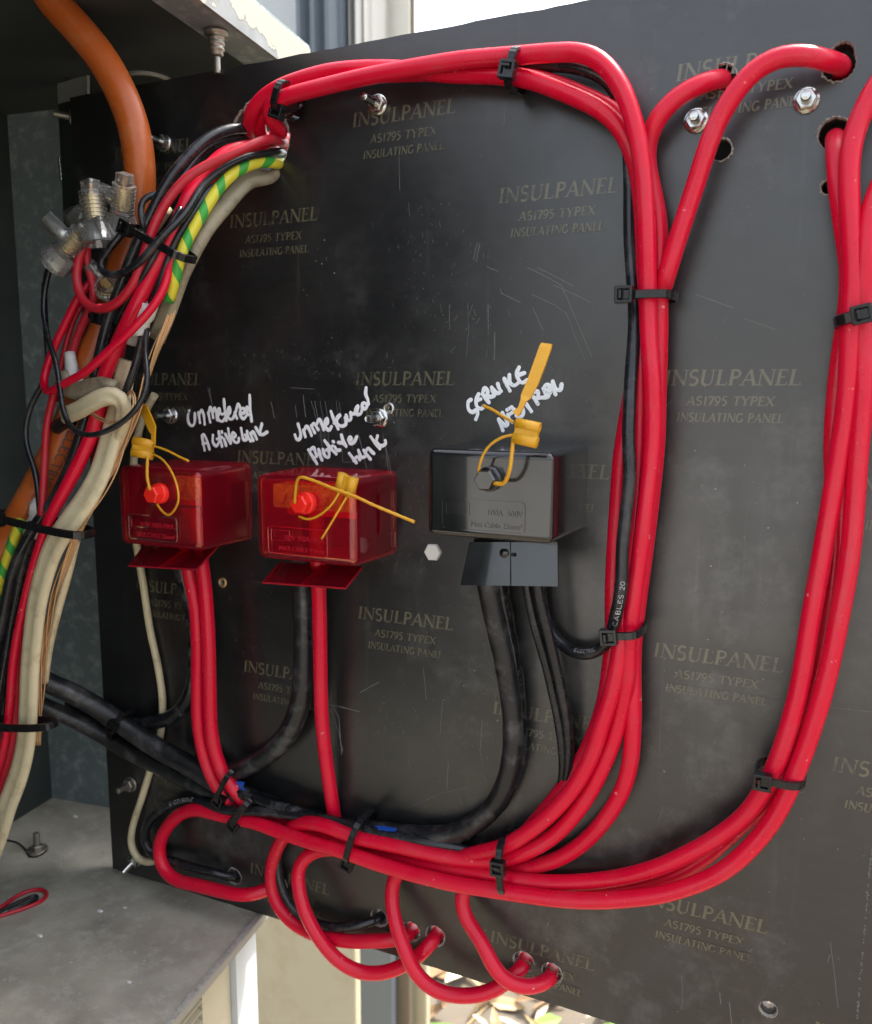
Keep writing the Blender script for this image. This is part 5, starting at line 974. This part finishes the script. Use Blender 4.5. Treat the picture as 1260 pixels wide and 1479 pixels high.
seal(((500, 700, 52), (505, 680, 52), 4.6), None,
     [([(426, 727, 52), (427, 710, 54), (430, 693, 56), (434, 689, 57), (450, 693, 57), (480, 705, 58), (500, 712, 58), (520, 720, 58), (532, 726, 58), (560, 738, 57), (599, 754, 55)], .75), ([(490, 712, 54), (480, 728, 56), (462, 744, 56), (445, 750, 55), (432, 746, 53)], .6), ([(501, 718, 54), (488, 740, 57), (476, 760, 58), (465, 778, 58)], .55)], 'yellow seal on the middle red cover with a long strap pointing right')
seal(((761, 625, 60), (775, 628, 60), 5.2), [(790, 496, 46, 4.6), (788, 502, 47, 5.2), (780, 525, 50, 5.2), (770, 552, 53, 5.0), (760, 573, 55, 4.4), (757, 578, 56, 2.6), (752, 590, 57, 2.0), (745, 598, 58, 3.4)],
     [([(698, 586, 50), (712, 592, 53), (726, 601, 56), (742, 610, 59)], .65), ([(742, 628, 60), (725, 632, 60), (708, 643, 60), (699, 655, 60), (693, 672, 60), (691, 684, 59)], .62), ([(742, 632, 60), (740, 650, 62), (737, 675, 63), (732, 692, 62), (727, 699, 61), (714, 698, 60)], .9)], 'yellow seal on the black cover with its flag standing up over the handwriting')

# ------------------------------------------------------------------ PRINT ON CABLES
def tube_text(key, r, txt, s0, h, ang, mat, label, flip=False, wd=None, tw=.14, rev=False):
    p = PATHS[key]; L = [0]
    for a, b in zip(p, p[1:]): L.append(L[-1] + (b - a).length)
    def at(s_):
        s_ = max(0, min(L[-1] - 1e-6, s_)); k = max(i for i in range(len(L)) if L[i] <= s_); k = min(k, len(p) - 2)
        f = (s_ - L[k]) / max(1e-9, L[k + 1] - L[k]); q = p[k].lerp(p[k + 1], f); return q, (p[min(k + 2, len(p) - 1)] - p[max(k - 1, 0)]).normalized()
    mb = MB(); lift = 0
    def mp(a, b, l):
        q, tg = at(s0 - a if rev else s0 + a); tg = -tg if rev else tg; toc = (CAM - q).normalized(); u = (toc - tg * toc.dot(tg)).normalized(); u = Matrix.Rotation(R(ang), 3, tg) @ u; v = u.cross(tg)
        if flip: b = h - b
        t_ = (b - h / 2) / r; return q + (u * math.cos(t_) + v * math.sin(t_) * 1.0) * (r + l)
    for pts, hw in layout(txt, h, wd, slant=0, serif=False, tw=tw, tn=tw):
        fine = []
        for a, b in zip(pts, pts[1:]):
            for k in range(5): fine.append((a[0] + (b[0] - a[0]) * k / 5, a[1] + (b[1] - a[1]) * k / 5))
        fine.append(pts[-1]); lift += .000004; ribbon(mb, fine, hw, mp, .00012 + lift, .00002)
    return mb
def closest_s(key, px, py):
    p = PATHS[key]; best = None; L = 0; out = 0
    for i, q in enumerate(p):
        if i: L += (q - p[i - 1]).length
        d = q - CAM; zc = d.dot(fwd); x = CX + FPX * d.dot(right) / zc; y = CY + FPX * d.dot(down) / zc; e = (x - px) ** 2 + (y - py) ** 2
        if best is None or e < best: best = e; out = L
    return out
def add_print(key, owner, *a, **k): tube_text(key, *a, **k).build('cable_lettering', a[5], owner)
by_label = {o.get('label', ''): o for o in bpy.data.objects}
O_ = [o for l, o in by_label.items() if l.startswith('thick orange conduit')][0]; B_ = [o for l, o in by_label.items() if l.startswith('thin black cable strapped')][0]
W_ = [o for l, o in by_label.items() if l.startswith('upper thick black cable')][0]; LP = [o for l, o in by_label.items() if l.startswith('black cable looping behind')][0]
tube_text('O', .0081, 'ELECTRIC', closest_s('O', 104, 618), .0058, -28, 'orange_print', '', wd=.036).build('cable_lettering', 'orange_print', O_)
tube_text('O', .0081, 'TRAL 16', closest_s('O', 60, -25), .0042, 20, 'orange_print', '').build('cable_lettering', 'orange_print', O_) if False else None
tube_text('B', .0029, 'CABLES 20', closest_s('B', 889, 897), .0019, 10, 'cable_print', '', wd=.021, rev=True, tw=.12).build('cable_lettering', 'cable_print', B_)
tube_text('B', .0029, 'ELECTRIC', closest_s('B', 828, 942), .0017, -25, 'cable_print', '', wd=.015, rev=True, tw=.12).build('cable_lettering', 'cable_print', B_)
tube_text('LOOP', .0029, '2105122-5', closest_s('LOOP', 284, 1157), .0021, 10, 'cable_print', '', wd=.024).build('cable_lettering', 'cable_print', LP)

# ------------------------------------------------------------------ ON THE CABINET FLOOR
fb = PZ(54, 1228, ZF); t = thing('floor_bolt', fb, 'upright rusty bolt on the cabinet floor at the left', 'bolt')
threaded(MB(), fb, (0, 0, 1), .0022, .013).build('shank', 'dull_steel', t)
MB().lathe(fb, (0, 0, 1), [(0.0003, .0075), (.0012, .007), (.0014, .002)], 20).build('washer', 'dull_steel', t)
hexprism(MB(), fb + Vector((0, 0, .0013)), (0, 0, 1), .0042, .0028).build('nut', 'dull_steel', t)
def on_floor(pix, r, mat, name, label, cat, lift=0.0):
    pts = [PZ(x, y, ZF + r + lift) for x, y in pix]
    MB().tube(smooth_path(pts, .0015), r, 9).build(name, mat, label=label, cat=cat)
on_floor([(-20, 1318), (0, 1311), (27, 1293), (45, 1286), (60, 1285), (68, 1291), (62, 1300), (43, 1309), (17, 1318), (-10, 1326)], .0013, 'red_dull', 'floor_wire', 'small folded red wire lying on the cabinet floor', 'wire')
on_floor([(-10, 1322), (10, 1311), (35, 1300), (52, 1293), (54, 1298), (38, 1306), (12, 1316)], .0012, 'black_cable', 'floor_wire', 'thin black wire inside the folded red wire on the floor', 'wire')
on_floor([(8, 1213), (25, 1217), (38, 1228), (45, 1238), (58, 1236), (68, 1228)], .0006, 'seam', 'floor_wire', 'thin dark wire curling round the floor bolt', 'wire')
def crumb(px, py, s_, label):
    c = PZ(px, py, ZF); bm = bmesh.new(); bmesh.ops.create_icosphere(bm, subdivisions=2, radius=1)
    for v in bm.verts: v.co = Vector((v.co.x * s_ * random.uniform(.6, 1.4), v.co.y * s_ * .6 * random.uniform(.6, 1.4), (v.co.z * .4 + .4) * s_ * random.uniform(.7, 1.2)))
    bm.verts.index_update(); mb = MB(); mb.add([c + v.co for v in bm.verts], [[v.index for v in f.verts] for f in bm.faces], False); bm.free()
    mb.build('paint_chip', 'white_nylon', label=label, cat='debris')
crumb(57, 1353, .0022, 'largest white paint chip on the floor near the folded red wire'); crumb(145, 1317, .0019, 'elongated white chip in the middle of the cabinet floor'); crumb(181, 1312, .0012, 'round white chip just right of the elongated one'); crumb(109, 1181, .0022, 'pale chip against the rear of the cabinet floor')
crumb(187, 1420, .0016, 'grey chip near the front of the cabinet floor')
mb = MB()
for i in range(1600):
    u_ = random.uniform(UR + .01, .25); v_ = random.uniform(VB + .01, -.003); s_ = abs(random.gauss(0, .00026)) + .0001; c = cab(u_, v_, ZF + .0001)
    a_ = random.uniform(0, 6); mb.prism([c + Vector((math.cos(a_ + k * 1.57) * s_ * (1.6 if k % 2 else .7), math.sin(a_ + k * 1.57) * s_, 0)) for k in range(4)], (0, 0, s_ * .6))
mb.build('floor_grit', 'grit', label='fine pale grit scattered over the cabinet floor', cat='grit', kind='stuff')

# ------------------------------------------------------------------ BEHIND THE BOARD
GZ = -.97
MB().prism([Vector((-60, -60, GZ)), Vector((60, -60, GZ)), Vector((60, 60, GZ)), Vector((-60, 60, GZ))], (0, 0, -.05)).build('ground', 'ground', kind='structure')
def bgx(px, py, y): r = ray(px, py); return (CAM + r * ((y + CAMD) / r.y)).x
def upright(name, pxl, pxr, py, y, depth, z0, z1, mat, label, cat, ribs=0, parent=None, build_label=True):
    xl, xr = bgx(pxl, py, y), bgx(pxr, py, y); mb = MB()
    if ribs:
        n = ribs * 4; poly = []
        for i in range(n + 1):
            x = xl + (xr - xl) * i / n; poly.append(Vector((x, y - (.012 if i % 4 in (1, 2) else 0), z0)))
        poly += [Vector((xr, y + depth, z0)), Vector((xl, y + depth, z0))]; mb.prism(poly, (0, 0, z1 - z0))
    else: mb.box(((xl + xr) / 2, y + depth / 2, (z0 + z1) / 2), xr - xl, depth, z1 - z0, bev=.002)
    return mb.build(name, mat, label=label, cat=cat)
upright('cream_pillar', 366, 513, 1400, .30, .012, GZ, -.12, 'cream_paint', 'cream painted pillar below the board with rust marks', 'pillar')
upright('dark_post', 512, 566, 1430, .42, .012, GZ, -.15, 'bluegrey', 'dark blue grey post below the board', 'post')
upright('timber_post', 564, 592, 1430, .44, .012, GZ, -.15, 'brown_post', 'weathered brown post beside the dark post', 'post')
upright('cream_wall', 588, 616, 1420, .46, .012, GZ, -.15, 'cream_paint', 'narrow cream wall end beside the leaf litter', 'wall')
upright('pale_post', 360, 432, 30, .55, .06, -.2, 1.6, 'pale_paint', 'pale blue grey sheet left of the ribbed post above the board', 'post')
upright('ribbed_post', 431, 494, 30, .50, .06, -.2, 1.6, 'bluegrey', 'dark blue grey ribbed post above the board', 'post', ribs=3)
upright('ribbed_post', 492, 526, 30, .52, .06, -.2, 1.6, 'grey_metal', 'light grey ribbed post above the board', 'post', ribs=4)
upright('white_wall', 524, 593, 30, .60, .012, -.2, 1.6, 'white_paint', 'bright white sheet wall above the board', 'wall')
upright('thin_strip', 592, 597, 30, .58, .006, -.2, 1.6, 'brown_post', 'thin brown strip at the edge of the bright wall', 'strip')
MB().prism([Vector((-16, -22, GZ + .004)), Vector((16, -22, GZ + .004)), Vector((16, -2.7, GZ + .004)), Vector((-16, -2.7, GZ + .004))], (0, 0, -.05)).build('reflector_driveway', 'reflector_concrete', kind='structure')  # unseen pale slab added behind the camera to brighten reflections in the board
# leaf litter
mbs = [MB() for _ in LEAF]
for i in range(5200):
    x = random.uniform(-.9, 1.6); y = random.uniform(-.2, 2.6); k = random.choices(range(4), (5, 5, 4, .8))[0]
    l = random.uniform(.015, .05) * (1 if k < 3 else 1.2); w_ = l * random.uniform(.15, .4); rt = Euler((random.gauss(0, .5), random.gauss(0, .5), random.uniform(0, 6.3))).to_matrix(); c = Vector((x, y, GZ + random.uniform(.004, .03)))
    sh = [(-l, 0, 0), (-l * .3, w_, .1 * l), (l * .4, w_ * .8, .1 * l), (l, 0, 0), (l * .4, -w_ * .8, .1 * l), (-l * .3, -w_, .1 * l)]
    q = [c + rt @ Vector(s_) for s_ in sh]; mbs[k].add(q, [[0, 1, 2, 3], [0, 3, 4, 5]], False)
al = MB(); fm = []
for k, b_ in enumerate(mbs): al.add(b_.v, b_.f, False); fm += [k] * len(b_.f)
lo_ = al.build('leaf_litter', LEAF, label='dry brown and pale leaf litter on the ground behind the board', cat='leaf litter', kind='stuff')
for p_, k in zip(lo_.data.polygons, fm): p_.material_index = k
